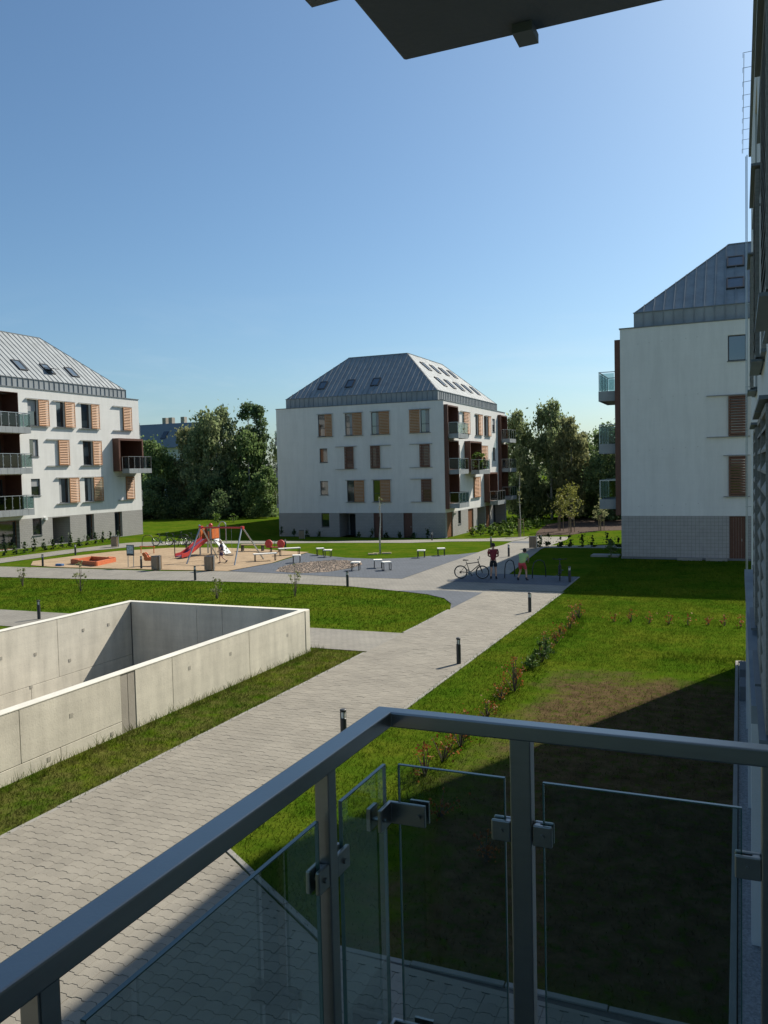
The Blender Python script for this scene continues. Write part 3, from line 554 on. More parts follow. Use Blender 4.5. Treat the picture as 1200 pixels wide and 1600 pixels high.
# ------------------------------------------------------------------ apartment buildings
class Fac:
    """one facade: axis 'Y' = wall in the plane y=p (s runs along x), axis 'X' = wall in the plane x=p (s runs along y); out = outward sign"""
    def __init__(f, axis, p, out, parent): f.axis = axis; f.p = p; f.out = out; f.parent = parent
    def pt(f, s, o, z): return (s, f.p+f.out*o, z) if f.axis == 'Y' else (f.p+f.out*o, s, z)
    def box(f, m, s0, s1, o0, o1, z0, z1):
        a = f.pt(s0, o0, z0); b = f.pt(s1, o1, z1); m.box(a[0], b[0], a[1], b[1], z0, z1); return m
    def wall(f, s0, s1, z0, zp, z1, holes, thick=0.0):
        """wall sheet with openings and their reveals; below zp it is the plinth"""
        S = sorted(set([s0, s1]+[h[0] for h in holes]+[h[1] for h in holes])); Z = sorted(set([z0, zp, z1]+[h[2] for h in holes]+[h[3] for h in holes]))
        W = MB(); P = MB()
        for i in range(len(S)-1):
            for j in range(len(Z)-1):
                cs, cz = (S[i]+S[i+1])/2, (Z[j]+Z[j+1])/2
                if any(h[0] < cs < h[1] and h[2] < cz < h[3] for h in holes): continue
                (P if cz < zp else W).poly([f.pt(S[i], 0, Z[j]), f.pt(S[i+1], 0, Z[j]), f.pt(S[i+1], 0, Z[j+1]), f.pt(S[i], 0, Z[j+1])])
        for (a, b, c, d, dep) in holes:
            M = P if (c+d)/2 < zp else W
            for q in (((a, 0, c), (a, -dep, c), (a, -dep, d), (a, 0, d)), ((b, 0, c), (b, -dep, c), (b, -dep, d), (b, 0, d)), ((a, 0, c), (b, 0, c), (b, -dep, c), (a, -dep, c)), ((a, 0, d), (b, 0, d), (b, -dep, d), (a, -dep, d))):
                M.poly([f.pt(*t) for t in q])
            M.poly([f.pt(a, -dep, c), f.pt(b, -dep, c), f.pt(b, -dep, d), f.pt(a, -dep, d)])
        W.build('wall', 'render_white', f.parent)
        if P.f: P.build('plinth', 'plinth_front' if f.axis == 'Y' else 'plinth_side', f.parent)
    def window(f, a, b, c, d, dep=0.16, mullion=False, transom=False, curtain=False, door=False):
        if not door and not curtain and rnd.random() < 0.4: curtain = True
        m = MB(); t = 0.06; o0, o1 = -dep+0.012, -dep+0.07
        f.box(m, a+0.003, a+t, o0, o1, c+0.003, d-0.003); f.box(m, b-t, b-0.003, o0, o1, c+0.003, d-0.003); f.box(m, a+t, b-t, o0, o1, c+0.003, c+t); f.box(m, a+t, b-t, o0, o1, d-t, d-0.003)
        if mullion: f.box(m, (a+b)/2-0.035, (a+b)/2+0.035, o0, o1, c+t, d-t)
        if transom: f.box(m, a+t, b-t, o0, o1, c+(d-c)*0.36, c+(d-c)*0.36+0.05)
        w = m.build('door' if door else 'window', 'wood_door' if door == 'wood' else 'frame_dark', f.parent)
        f.box(MB(), a+t, b-t, -dep+0.02, -dep+0.045, c+t, d-t).build('pane', 'pane_dark', w)
        if curtain: w0, w1, zc_ = rnd.choice(((0.1, 0.45, 0), (0.1, 0.32, 0), (0.62, 0.92, 0), (0.1, 0.92, 0.55))); f.box(MB(), a+t+0.01+(b-a-2*t)*(w0-0.1), a+(b-a)*w1, -dep+0.046, -dep+0.05, c+t+(d-c-2*t)*zc_, d-t).build('blind', 'curtain', w)
        if not door: f.box(MB(), a-0.05, b+0.05, -dep+0.071, 0.06, c-0.045, c-0.005).build('sill', 'zinc_dark', w)
        else: f.box(MB(), b-0.16, b-0.12, -dep+0.07, -dep+0.12, c+(d-c)*0.42, c+(d-c)*0.42+0.14).build('handle', 'steel', w)
        return w
    def plank_door(f, a, b, c, d, dep=0.16, mat='wood_door'):
        m = MB(); f.box(m, a+0.003, a+0.07, -dep+0.01, -dep+0.08, c, d-0.003); f.box(m, b-0.07, b-0.003, -dep+0.01, -dep+0.08, c, d-0.003); f.box(m, a+0.07, b-0.07, -dep+0.01, -dep+0.08, d-0.08, d-0.003)
        w = m.build('door', mat, f.parent); n = 5; st = (b-a-0.14)/n
        for i in range(n): f.box(MB(), a+0.07+i*st+0.004, a+0.07+(i+1)*st-0.004, -dep+0.012, -dep+0.05, c+0.02, d-0.08).build('plank', mat, w)
        f.box(MB(), b-0.2, b-0.16, -dep+0.051, -dep+0.11, c+1.0, c+1.14).build('handle', 'steel', w)
    def shutter(f, a, b, c, d, rail=None, o=0.10, mat='wood_slat'):
        m = MB(); t = 0.055; o1 = o+0.05
        f.box(m, a, a+t, o, o1, c, d); f.box(m, b-t, b, o, o1, c, d); f.box(m, a+t, b-t, o, o1, c, c+t); f.box(m, a+t, b-t, o, o1, d-t, d)
        w = m.build('shutter', mat, f.parent); S = MB(); n = 14; st = (d-c-2*t)/n
        for i in range(n):
            z = c+t+i*st; p = [f.pt(a+t, o+0.002, z+st*0.72), f.pt(b-t, o+0.002, z+st*0.72), f.pt(b-t, o1, z+st*0.22), f.pt(a+t, o1, z+st*0.22)]
            S.hexa([tuple(p[0]), tuple(p[1]), tuple(p[2]), tuple(p[3])]+[(q[0], q[1], q[2]+0.025) for q in p])
        S.build('slats', mat, w, kind='stuff')
        if rail:
            for z in (c-0.06, d+0.03):
                r = MB(); f.box(r, rail[0], rail[1], 0.03, 0.16, z, z+0.03); f.box(r, rail[0]+0.06, rail[0]+0.1, 0.002, 0.03, z, z+0.03); f.box(r, rail[1]-0.1, rail[1]-0.06, 0.002, 0.03, z, z+0.03)
                r.build('shutter_rail', 'zinc_dark', f.parent)
    def loggia(f, a, b, c, d, dep, frame=0.0, ft=0.12):
        """timber lined recess with a glazed door; frame = how far its box stands proud"""
        m = MB(); e = 0.004
        f.box(m, a+e, a+0.03, -dep+0.03, 0.01+frame, c+e, d-e); f.box(m, b-0.03, b-e, -dep+0.03, 0.01+frame, c+e, d-e); f.box(m, a+0.03, b-0.03, -dep+0.03, 0.01+frame, d-0.03, d-e)
        f.box(m, a+e, b-e, -dep+0.002, -dep+0.03, c+e, d-e); f.box(m, a+0.03, b-0.03, -dep+0.03, 0.0, c+e, c+0.04)
        if frame: f.box(m, a-ft, a+e, 0.004, frame, c-ft, d+ft); f.box(m, b-e, b+ft, 0.004, frame, c-ft, d+ft); f.box(m, a+e, b-e, 0.004, frame, d-e, d+ft); f.box(m, a+e, b-e, 0.004, frame, c-ft, c+e)
        l = m.build('loggia', 'wood_panel', f.parent); w = b-a
        g = MB(); f.box(g, a+w*0.15, b-w*0.12, -dep+0.032, -dep+0.06, c+0.06, d-0.35); g.build('door_glass', 'pane_dark', l)
        g = MB()
        for s in (a+w*0.15-0.05, a+w*0.5-0.03, b-w*0.12): f.box(g, s, s+0.05, -dep+0.032, -dep+0.09, c+0.05, d-0.3)
        g.build('door_frame', 'frame_dark', l)
    def balcony(f, a, b, z, dep, o0=0.0, slab=0.42, rail=1.1, posts=3, sides=(True, True)):
        """slab clad in zinc with a glazed railing round it; z = top of slab"""
        m = MB(); f.box(m, a, b, o0+0.004, dep-0.03, z-slab+0.06, z); bl = m.build('balcony', 'slab_concrete', f.parent)
        n = max(3, int((b-a)/0.55)); st = (b-a)/n
        for i in range(n): f.box(MB(), a+i*st+0.008, a+(i+1)*st-0.008, dep-0.03, dep, z-slab, z+0.02).build('fascia', 'zinc', bl)
        for s in (a-0.012, b): f.box(MB(), s, s+0.012, o0+0.004, dep-0.03, z-slab, z+0.02).build('fascia', 'zinc', bl)
        R = MB(); G_ = []
        f.box(R, a, b, dep-0.06, dep-0.015, z+rail-0.045, z+rail)
        lines = [(a+(b-a)*i/posts, dep-0.04) for i in range(posts+1)]
        for s, o in lines: f.box(R, s-0.02 if s > a else s, s+0.02 if s < b else s, o-0.02, o+0.02, z, z+rail-0.045)
        for k in range(posts): G_.append((a+(b-a)*k/posts+0.05, a+(b-a)*(k+1)/posts-0.05, dep-0.045, dep-0.033))
        for s, on in zip((a, b), sides):
            if not on: continue
            s1 = s+0.045 if s == a else s-0.045
            f.box(R, s, s1, o0, dep-0.06, z+rail-0.045, z+rail); f.box(R, s, s1, o0+0.01, o0+0.05, z, z+rail-0.045)
            G_.append(((s+s1)/2-0.006, (s+s1)/2+0.006, o0+0.09, dep-0.1))
        R.build('railing', 'galvanised', bl)
        for (s0, s1, p0, p1) in G_: f.box(MB(), s0, s1, p0, p1, z+0.08, z+rail-0.1).build('glass_panel', 'glass_far', bl)
        C = MB()
        for s, o in lines[:-1]:
            for zz in (z+0.2, z+rail-0.26): f.box(C, s+0.02, s+0.1, o-0.012, o+0.022, zz, zz+0.06)
        C.build('glass_clamps', 'steel', bl)
        return bl

def slope_faces(x0, x1, y0, y1, z0, ins, z1):
    """four roof planes of a cut-off hip roof: name -> (origin, along, up, width, length, inset)"""
    L = math.hypot(ins, z1-z0); s = ins/L; c = (z1-z0)/L
    return {'S': (Vector((x0, y0, z0)), Vector((1, 0, 0)), Vector((0, s, c)), x1-x0, L), 'E': (Vector((x1, y0, z0)), Vector((0, 1, 0)), Vector((-s, 0, c)), y1-y0, L),
            'N': (Vector((x1, y1, z0)), Vector((-1, 0, 0)), Vector((0, -s, c)), x1-x0, L), 'W': (Vector((x0, y1, z0)), Vector((0, -1, 0)), Vector((s, 0, c)), y1-y0, L)}
def roof(bld, x0, x1, y0, y1, zb, zc, ins, zt, faces, pw=0.53, parapet=0.8, seam_mat='zinc', rng=None, seam=None):
    """zinc band, cut-off hip roof with standing-seam panels on the faces that show"""
    m = MB(); m.box(x0, x1, y0, y1, zb-0.5, zc)
    k = [(x0+0.03, y0+0.03, zc), (x1-0.03, y0+0.03, zc), (x1-0.03, y1-0.03, zc), (x0+0.03, y1-0.03, zc), (x0+ins, y0+ins, zt), (x1-ins, y0+ins, zt), (x1-ins, y1-ins, zt), (x0+ins, y1-ins, zt)]
    m.hexa(k); r = m.build('roof', 'zinc_dark', bld)
    for nm, (o, u, v, W, L) in slope_faces(x0, x1, y0, y1, zc, ins, zt).items():
        if nm not in faces: continue
        n = v.cross(u)*-1; n = n if n.z > 0 else -n; N = int(W/pw); w = W/N; vm = lambda a: L*min(1, a/ins, (W-a)/ins)
        if rng and nm in rng: lo, hi = rng[nm]
        else: lo, hi = 0, N
        out = Vector((u.y, -u.x, 0))
        for i in range(lo, hi):
            a, b = i*w+0.012, (i+1)*w-0.012; pts = [(a, 0), (b, 0), (b, vm(b))]
            for kx in (W-ins, ins):
                if a < kx < b: pts.append((kx, L))
            pts.append((a, vm(a))); P = MB(); q = [o+u*s+v*t for s, t in pts]; lift = 0.012+rnd.uniform(0, 0.008); k0 = len(q)
            P.v = [tuple(p+n*0.0) for p in q]+[tuple(p+n*lift) for p in q]; P.f = [tuple(range(k0, 2*k0))]+[(j, (j+1) % k0, k0+(j+1) % k0, k0+j) for j in range(k0)]
            t1 = vm(b); e = b+0.012; sv = [o+u*(e-0.02), o+u*(e+0.02), o+u*(e+0.02)+v*vm(min(e+0.02, W)), o+u*(e-0.02)+v*t1]
            if t1 > 0.3: P.hexa([tuple(p) for p in sv]+[tuple(p+n*(seam or {}).get(nm, 0.085)) for p in sv])
            P.build('roof_panel', seam_mat, r)
            p0 = o+u*a+Vector((0, 0, zb-zc)); p1 = o+u*b+Vector((0, 0, zb-zc)); up = Vector((0, 0, zc-zb-0.01)); th = out*(0.02+rnd.uniform(0, 0.006))
            Q = MB().hexa([p0, p1, p1+th, p0+th, p0+up, p1+up, p1+up+th, p0+up+th]); e2 = p1+u*0.012
            Q.hexa([e2-u*0.01, e2+u*0.01, e2+u*0.01+out*0.075, e2-u*0.01+out*0.075, e2-u*0.01+up, e2+u*0.01+up, e2+u*0.01+up+out*0.075, e2-u*0.01+up+out*0.075])
            Q.build('band_panel', seam_mat, r)
        eave = MB().bar(o-u*0.03+n*0.02+out*0.03, o+u*(W+0.03)+n*0.02+out*0.03, 0.06, 0.05); eave.build('eave_trim', 'zinc_dark', r)
    hips = MB()
    for a, b in ((0, 4), (1, 5), (2, 6), (3, 7)): hips.bar(k[a], k[b], 0.12, 0.09)
    for a, b in ((4, 5), (5, 6), (6, 7), (7, 4)): hips.bar(k[a], k[b], 0.14, 0.12)
    hips.build('ridge_capping', 'zinc_dark', r)
    return r, slope_faces(x0, x1, y0, y1, zc, ins, zt)
def skylight(bld, face, s0, s1, t0, t1, opened=False):
    o, u, v, W, L = face; n = v.cross(u)*-1; n = n if n.z > 0 else -n
    def bx(m, a, b, c, d, h0, h1):
        q = [o+u*a+v*c, o+u*b+v*c, o+u*b+v*d, o+u*a+v*d]; m.hexa([p+n*h0 for p in q]+[p+n*h1 for p in q])
    m = MB(); t = 0.08
    bx(m, s0, s0+t, t0, t1, 0, 0.13); bx(m, s1-t, s1, t0, t1, 0, 0.13); bx(m, s0+t, s1-t, t0, t0+t, 0, 0.13); bx(m, s0+t, s1-t, t1-t, t1, 0, 0.13)
    f = m.build('skylight', 'frame_dark', bld)
    g = MB(); bx(g, s0+t, s1-t, t0+t, t1-t, 0.05, 0.09); g.build('pane', 'pane_sky', f)
    if opened:
        g = MB(); q = [o+u*s0+v*(t0+t1)/2+n*0.13, o+u*s1+v*(t0+t1)/2+n*0.13, o+u*s1+v*t0+n*0.55, o+u*s0+v*t0+n*0.55]; g.hexa(q+[p+n*0.05 for p in q]); g.build('sash', 'frame_dark', f)
def parapet(bld, x0, x1, y0, y1, z, w=0.8):
    m = MB(); m.box(x0-0.05, x1+0.05, y0-0.05, y0+w, z, z+0.06); m.box(x0-0.05, x1+0.05, y1-w, y1+0.05, z, z+0.06); m.box(x0-0.05, x0+w, y0+w, y1-w, z, z+0.06); m.box(x1-w, x1+0.05, y0+w, y1-w, z, z+0.06)
    m.build('parapet_cap', 'zinc_dark', bld)
def plain_wall(bld, pts, name='wall', mat='render_white'): MB().poly(pts).build(name, mat, bld)
pm('pane_sky', (0.10, 0.13, 0.16), 0.05, var=0.1, spec=0.9)

# ---- middle building
ZB = -1.22; X0, X1, Y0, Y1 = -44.05, -25.8, 75.2, 97.8; ZP = 1.21; ZT = 11.92
mid = wempty('apartment_building', (-34.9, 86.5, ZB), label='white four storey apartment building in the centre with dark zinc hip roof', cat='building')
fr = Fac('Y', Y0, -1, mid)
T3, B3, T2, B2, T1, B1 = 11.13, 8.95, 7.8, 5.64, 4.44, 2.32
win = [(-39.2, -38.37, B3, T3), (-36.16, -35.29, B3, T3), (-33.31, -32.43, B3, T3), (-28.13, -27.23, B3, T3), (-39.11, -38.22, 6.32, 7.74), (-39.14, -38.24, 3.02, 4.45), (-36.13, -35.26, B1, T1), (-33.27, -32.46, B1, T1), (-39.09, -38.21, -0.22, 1.19)]
closed = [(-36.26, -35.28, B2, T2), (-33.44, -32.42, B2, T2), (-28.25, -27.23, B2, T2), (-28.16, -27.13, B1, T1)]
doors = [(-33.29, -32.33, ZB, 1.2), (-30.11, -29.19, ZB, 1.2)]
fr.wall(X0, X1, ZB-0.3, ZP, ZT, [(*w, 0.16) for w in win]+[(c[0]+0.06, c[1]-0.06, c[2]+0.02, c[3]-0.02, 0.16) for c in closed]+[(*d, 0.16) for d in doors]+[(-37.08, -35.27, ZB, 1.17, 2.2)])
for i, w in enumerate(win): fr.window(*w, transom=(w[3]-w[2] > 1.8), curtain=i in (2, 3, 1))
for c in closed: fr.window(c[0]+0.06, c[1]-0.06, c[2]+0.02, c[3]-0.02)
for d in doors: fr.plank_door(*d, mat='wood_panel')
fr.window(-36.9, -35.45, ZB, 0.95, dep=2.2, mullion=True, door=True)
for s, r in (((-38.35, -37.61, B3, T3), (-39.3, -37.5)), ((-35.29, -34.31, B3, T3), (-36.3, -34.2)), ((-32.43, -31.38, B3, T3), (-33.4, -31.3)), ((-29.23, -28.21, B3, T3), (-29.3, -27.1)), ((*closed[0], 1), (-37.29, -34.95)), ((*closed[1], 1), (-33.51, -31.25)), ((*closed[2], 1), (-29.3, -26.97)), ((-35.26, -34.22, B1, T1), (-36.25, -34.1)), ((-32.46, -31.41, B1, T1), (-33.4, -31.3)), ((*closed[3], 1), (-29.27, -27.0))):
    fr.shutter(*s[:4], rail=r, mat='wood_slat_shaded' if len(s) > 4 else 'wood_slat')
er = Fac('X', X1, 1, mid)
win = [(79.15, 80.1, 9.6, T3), (85.6, 86.4, B3, T3), (88.85, 90.0, B3, T3), (92.2, 93.3, 9.5, 10.98), (79.17, 80.05, 6.4, 7.77), (92.27, 93.28, 6.25, 7.7), (79.18, 79.95, 3.1, 4.5), (92.3, 93.2, 3.1, 4.4), (79.12, 80.06, -0.15, 1.19)]
closed = [(81.28, 83.32, B3, T3), (86.75, 89.8, B2, T2), (84.5, 86.77, B1, T1)]
doors = [(75.68, 77.4, ZB, 1.18), (82.45, 84.3, ZB, 1.18), (89.0, 90.7, ZB, 1.18)]
logs = [(75.5, 78.6, 8.75, 11.4), (75.5, 78.6, 5.35, 8.05), (75.5, 78.6, 2.1, 4.85), (94.7, 97.5, 8.75, 11.4), (94.7, 97.5, 5.35, 8.05), (94.7, 97.5, 2.1, 4.85)]
boxes = [(81.75, 85.7, 5.2, 8.05), (88.6, 91.85, 1.75, 4.75)]
er.wall(Y0, Y1, ZB-0.3, ZP, ZT, [(*w, 0.16) for w in win]+[(c[0]+0.06, c[1]-0.06, c[2]+0.02, c[3]-0.02, 0.16) for c in closed]+[(*d, 0.16) for d in doors]+[(*l, 1.7) for l in logs+boxes]+[(85.7, 88.7, ZB, 1.15, 1.2), (92.0, 97.3, ZB, 1.15, 1.2)])
for w in win: er.window(*w)
for c in closed: er.window(c[0]+0.06, c[1]-0.06, c[2]+0.02, c[3]-0.02, mullion=True); er.shutter(*c, rail=(c[0]-0.9, c[1]+0.1))
for a, b in ((86.42, 87.95), (90.16, 91.25)): er.shutter(a, b, B3, T3, rail=(a-1.0, b+0.1))
for d in doors: er.plank_door(*d)
er.window(85.9, 88.5, ZB, 1.1, dep=1.2, mullion=True, door=True); er.window(92.4, 97.0, ZB, 1.1, dep=1.2, mullion=True, door=True)
for l in logs: er.loggia(*l, 1.7, frame=0.35, ft=0.1)
for b in boxes: er.loggia(*b, 1.7, frame=0.6, ft=0.14)
for a, b in ((75.38, 75.4), (94.58, 94.6)): er.box(MB(), a-0.1, a, 0.004, 0.38, 1.55, 11.52).build('timber_cladding', 'wood_panel', mid)
for z in (8.72, 5.3, 2.05): er.balcony(75.5, 78.6, z, 1.35, o0=0.36); er.balcony(94.7, 97.6, z, 1.35, o0=0.36)
er.balcony(81.75, 85.7, 5.2, 1.5, o0=0.62); er.balcony(88.6, 91.85, 1.75, 1.5, o0=0.62)
wr = Fac('X', X0, -1, mid)
plain_wall(mid, [(X0, Y0, ZP), (X0, Y1, ZP), (X0, Y1, ZT), (X0, Y0, ZT)]); plain_wall(mid, [(X0, Y0, ZB-0.3), (X0, Y1, ZB-0.3), (X0, Y1, ZP), (X0, Y0, ZP)], 'plinth', 'plinth_side'); plain_wall(mid, [(X0, Y1, ZB-0.3), (X1, Y1, ZB-0.3), (X1, Y1, ZT), (X0, Y1, ZT)])
for z in (8.72, 5.3, 2.05): wr.balcony(77.0, 80.2, z, 1.3, o0=0.0, posts=3)
m = MB(); wr.box(m, 75.5, 80.6, 0.004, 0.12, 1.6, 11.4); m.build('timber_cladding', 'wood_panel', mid)
_, sf = roof(mid, X0+0.75, X1-0.8, Y0+0.8, Y1-0.8, ZT+0.06, 12.95, 5.0, 17.43, 'SE', seam={'E': 0.03})
parapet(mid, X0, X1, Y0, Y1, ZT)
MB().poly([(X0, Y0, ZT-0.05), (X1, Y0, ZT-0.05), (X1, Y1, ZT-0.05), (X0, Y1, ZT-0.05)]).build('flat_roof', 'zinc_dark', mid)
for s in (3.6, 6.75, 9.6): skylight(mid, sf['S'], s-0.42, s+0.42, 1.35, 2.6)
for i, s in enumerate((5.0, 8.0, 11.0, 14.0, 17.0)): skylight(mid, sf['E'], s-0.5, s+0.5, 1.2, 2.7)
for i, s in enumerate((6.3, 9.2, 12.1, 15.0)): skylight(mid, sf['E'], s-0.5, s+0.5, 4.0, 5.4)
er.box(MB(), 77.7, 77.9, 0.004, 0.2, 0.85, 1.05).build('wall_lamp', 'lens', mid)

# ---- left building
X1, X0, Y0, Y1 = -50.9, -68.1, 40.6, 62.05; ZP = 2.27; ZT = 12.38
lef = wempty('apartment_building', (-59, 51, 0), label='white apartment building at the left edge with sunlit timber shutters and pale seamed roof', cat='building')
er = Fac('X', X1, 1, lef)
T3, B3, T2, B2, T1, B1 = 11.58, 9.53, 8.46, 6.42, 5.36, 3.33
win = [(49.0, 49.95, B3, T3), (51.95, 52.79, B3, T3), (54.74, 55.72, B3, T3), (49.03, 49.92, 7.11, T2), (54.79, 55.83, B2, T2), (49.02, 49.94, 4.03, T1), (51.92, 52.97, B1, T1), (54.8, 55.71, B1, T1), (49.0, 49.93, 0.92, 2.25)]
closed = [(59.82, 60.95, B3, T3), (51.95, 53.11, B2, T2), (59.89, 60.97, B1, T1)]
doors = [(54.81, 55.75, 0.03, 2.24), (58.31, 59.28, 0.03, 2.24)]
logs = [(44.6, 48.1, 9.15, 12.0), (44.6, 48.1, 6.05, 8.85), (44.6, 48.1, 2.95, 5.7)]
bx = (58.55, 61.5, 6.0, 8.6)
er.wall(Y0, Y1, -0.3, ZP, ZT, [(*w, 0.16) for w in win]+[(c[0]+0.06, c[1]-0.06, c[2]+0.02, c[3]-0.02, 0.16) for c in closed]+[(*d, 0.3) for d in doors]+[(*l, 1.7) for l in logs]+[(*bx, 1.7), (51.05, 52.97, 0.03, 2.2, 2.2), (43.6, 47.7, 0.03, 2.2, 0.4)])
for i, w in enumerate(win): er.window(*w, curtain=i in (0, 5, 7))
for c in closed: er.window(c[0]+0.06, c[1]-0.06, c[2]+0.02, c[3]-0.02)
for s, r in (((49.99, 51.07, B3, T3), (48.8, 51.1)), ((52.79, 53.9, B3, T3), (51.6, 53.95)), ((55.81, 56.78, B3, T3), (54.4, 56.85)), ((*closed[0],), (58.57, 61.0)), ((*closed[1],), (50.76, 53.14)), ((55.83, 56.89, B2, T2), (54.5, 56.95)), ((52.97, 54.06, B1, T1), (51.6, 54.1)), ((55.78, 56.91, B1, T1), (54.5, 56.95)), ((*closed[2],), (58.84, 61.03))):
    er.shutter(*s, rail=r)
for d in doors: er.window(*d, dep=0.3, door='wood')
er.window(51.2, 52.8, 0.03, 2.1, dep=2.2, mullion=True, door=True); er.window(43.62, 47.68, 0.03, 2.18, dep=0.4, mullion=True, door='wood')
for l in logs: er.loggia(*l, 1.7)
er.loggia(*bx, 1.7, frame=0.7, ft=0.16)
for z in (9.28, 6.2, 3.04): er.balcony(43.4, 48.2, z, 1.1, posts=7, slab=0.44)
er.balcony(58.7, 61.75, 6.05, 1.5, o0=0.72, slab=0.4, posts=4)
er.box(MB(), 50.15, 50.4, 0.004, 0.2, 2.06, 2.26).build('wall_lamp', 'lens', lef)
plain_wall(lef, [(X0, Y0, -0.3), (X1, Y0, -0.3), (X1, Y0, ZT), (X0, Y0, ZT)]); plain_wall(lef, [(X0, Y0, -0.3), (X0, Y1, -0.3), (X0, Y1, ZT), (X0, Y0, ZT)])
nr = Fac('Y', Y1, 1, lef); nr.wall(X0, X1, -0.3, ZP, ZT, [])
for z in (9.2, 6.1, 3.0): nr.balcony(-53.2, -51.4, z, 0.75, posts=2)
_, sf = roof(lef, X0+0.75, X1-0.8, Y0+0.75, Y1-0.75, ZT+0.06, 13.26, 5.0, 17.7, 'E', seam={'E': 0.06})
parapet(lef, X0, X1, Y0, Y1, ZT)
MB().poly([(X0, Y0, ZT-0.05), (X1, Y0, ZT-0.05), (X1, Y1, ZT-0.05), (X0, Y1, ZT-0.05)]).build('flat_roof', 'zinc_dark', lef)
for i, (y, op) in enumerate(((50.35, 0), (53.3, 1), (56.05, 0))): skylight(lef, sf['E'], y-41.35-0.42, y-41.35+0.42, 1.1, 2.4, opened=bool(op))

# ---- right building
X0, X1, Y0, Y1 = -6.25, 11.95, 49.4, 72.0; ZP = 2.46; ZT = 13.1
rig = wempty('apartment_building', (3, 60, 0), label='white apartment building on the right, its blank end wall in shade', cat='building')
fr = Fac('Y', Y0, -1, rig)
win = [(-0.56, 0.36, 10.9, 12.29)]; closed = [(-0.54, 0.43, 6.84, 9.01), (-0.53, 0.42, 3.57, 5.73)]
fr.wall(X0, X1, -0.3, ZP, ZT, [(*win[0], 0.16), (-0.5, 0.31, 0.05, 2.44, 0.2)]+[(c[0]+0.06, c[1]-0.06, c[2]+0.02, c[3]-0.02, 0.16) for c in closed])
fr.window(*win[0]); fr.plank_door(-0.5, 0.31, 0.05, 2.44, dep=0.2, mat='wood_panel')
for c, r in zip(closed, ((-1.65, 0.54), (-0.8, 0.53))): fr.window(c[0]+0.06, c[1]-0.06, c[2]+0.02, c[3]-0.02); fr.shutter(*c, rail=r, mat='wood_slat_shaded')
m = MB(); fr.box(m, X0, -0.51, 0.004, 0.012, 0.12, ZP-0.005); m.build('grout', 'grout', rig)
m = MB(); z = 0.13; row = 0
while z < ZP-0.02:
    h = min(0.195, ZP-0.008-z); x = X0
    while x < -0.53:
        x2 = min(x+0.195, -0.515); fr.box(m, x+0.004, x2-0.004, 0.012, 0.022, z+0.004, z+h-0.004); x += 0.2
    z += 0.2
m.build('tiles', 'tile', rig, kind='stuff')
m = MB(); fr.box(m, X0-0.02, X1, 0.004, 0.06, -0.1, 0.115); m.build('skirting', 'slab_concrete', rig)
for z in (12.2, 9.07, 6.16, 3.0):
    for k in range(6): x = -5.27+0.633*k+rnd.uniform(-.03, .03); MB().tube([(x, Y0-0.001, z+0.03*k), (x, Y0-0.008, z+0.03*k)], 0.035, 8).build('anchor_cap', 'render_inner', rig)
wr = Fac('X', X0, -1, rig)
plain_wall(rig, [(X0, Y0, -0.3), (X0, Y1, -0.3), (X0, Y1, ZT), (X0, Y0, ZT)]); plain_wall(rig, [(X1, Y0, -0.3), (X1, Y1, -0.3), (X1, Y1, ZT), (X1, Y0, ZT)]); plain_wall(rig, [(X0, Y1, -0.3), (X1, Y1, -0.3), (X1, Y1, ZT), (X0, Y1, ZT)])
m = MB(); wr.box(m, 49.55, 54.2, 0.004, 0.33, 2.48, 12.55); m.build('timber_cladding', 'wood_panel', rig)
for z in (9.68, 6.62, 3.38): wr.balcony(50.0, 53.6, z, 1.32, o0=0.34, slab=0.55, posts=3, rail=1.15)
_, sf = roof(rig, X0+0.68, X1-0.75, Y0+0.8, Y1-0.8, ZT+0.1, 14.07, 5.0, 18.5, 'S', rng={'S': (0, 16)})
parapet(rig, X0, X1, Y0, Y1, ZT)
MB().poly([(X0, Y0, ZT-0.05), (X1, Y0, ZT-0.05), (X1, Y1, ZT-0.05), (X0, Y1, ZT-0.05)]).build('flat_roof', 'zinc_dark', rig)
for t in (1.55, 3.95): skylight(rig, sf['S'], 4.92, 5.85, t, t+1.15)
m = MB(); m.box(-3.2, -1.9, 48.9, 49.3, -0.05, 0.13); m.box(-1.7, -0.6, 48.9, 49.3, -0.05, 0.13); m.build('doorstep', 'edging', rig)
tag(MB().box(-8.1, -6.5, 49.9, 50.9, -0.1, 0.1).build('concrete_slab', 'edging', bevel=0.01), 'pale concrete slab on the lawn by the corner of the right building', 'slab')

# ---- own building: the wall the balcony hangs from
XW = 0.3; YE = 24.45; ZT = 13.45
own = wempty('apartment_building', (6, 10, 0), label='white apartment building along the right picture edge that carries the balcony', cat='building')
m = MB(); wf = Fac('X', XW, -1, own)
wins = [(7.3, 10.2, 3.3, 5.85), (11.0, 13.6, 3.3, 5.85), (7.3, 10.2, 6.75, 9.0), (11.0, 13.6, 6.75, 9.0), (16.5, 18.5, 3.3, 5.85), (16.5, 18.5, 6.75, 9.0), (16.5, 18.5, 10.1, 12.3), (11.0, 13.6, 10.1, 12.3)]
wf.wall(-14, YE, -0.3, 2.5, ZT, [(*w, 0.16) for w in wins]+[(-1.3, 1.4, 3.72, 6.1, 0.2)])
for w in wins: wf.window(*w, mullion=True)
wf.window(-1.3, 1.4, 3.72, 6.1, dep=0.2, mullion=True, door=True)
for (a, b, c, d) in ((7.1, 8.7, 3.25, 5.85), (8.9, 10.4, 3.25, 5.85), (11.9, 13.5, 3.25, 5.85), (7.1, 8.9, 6.72, 9.05), (11.6, 13.4, 6.72, 9.05), (16.4, 17.6, 6.72, 9.05)): wf.shutter(a, b, c, d, rail=(a-0.05, b+0.05), o=0.06, mat='wood_grey')
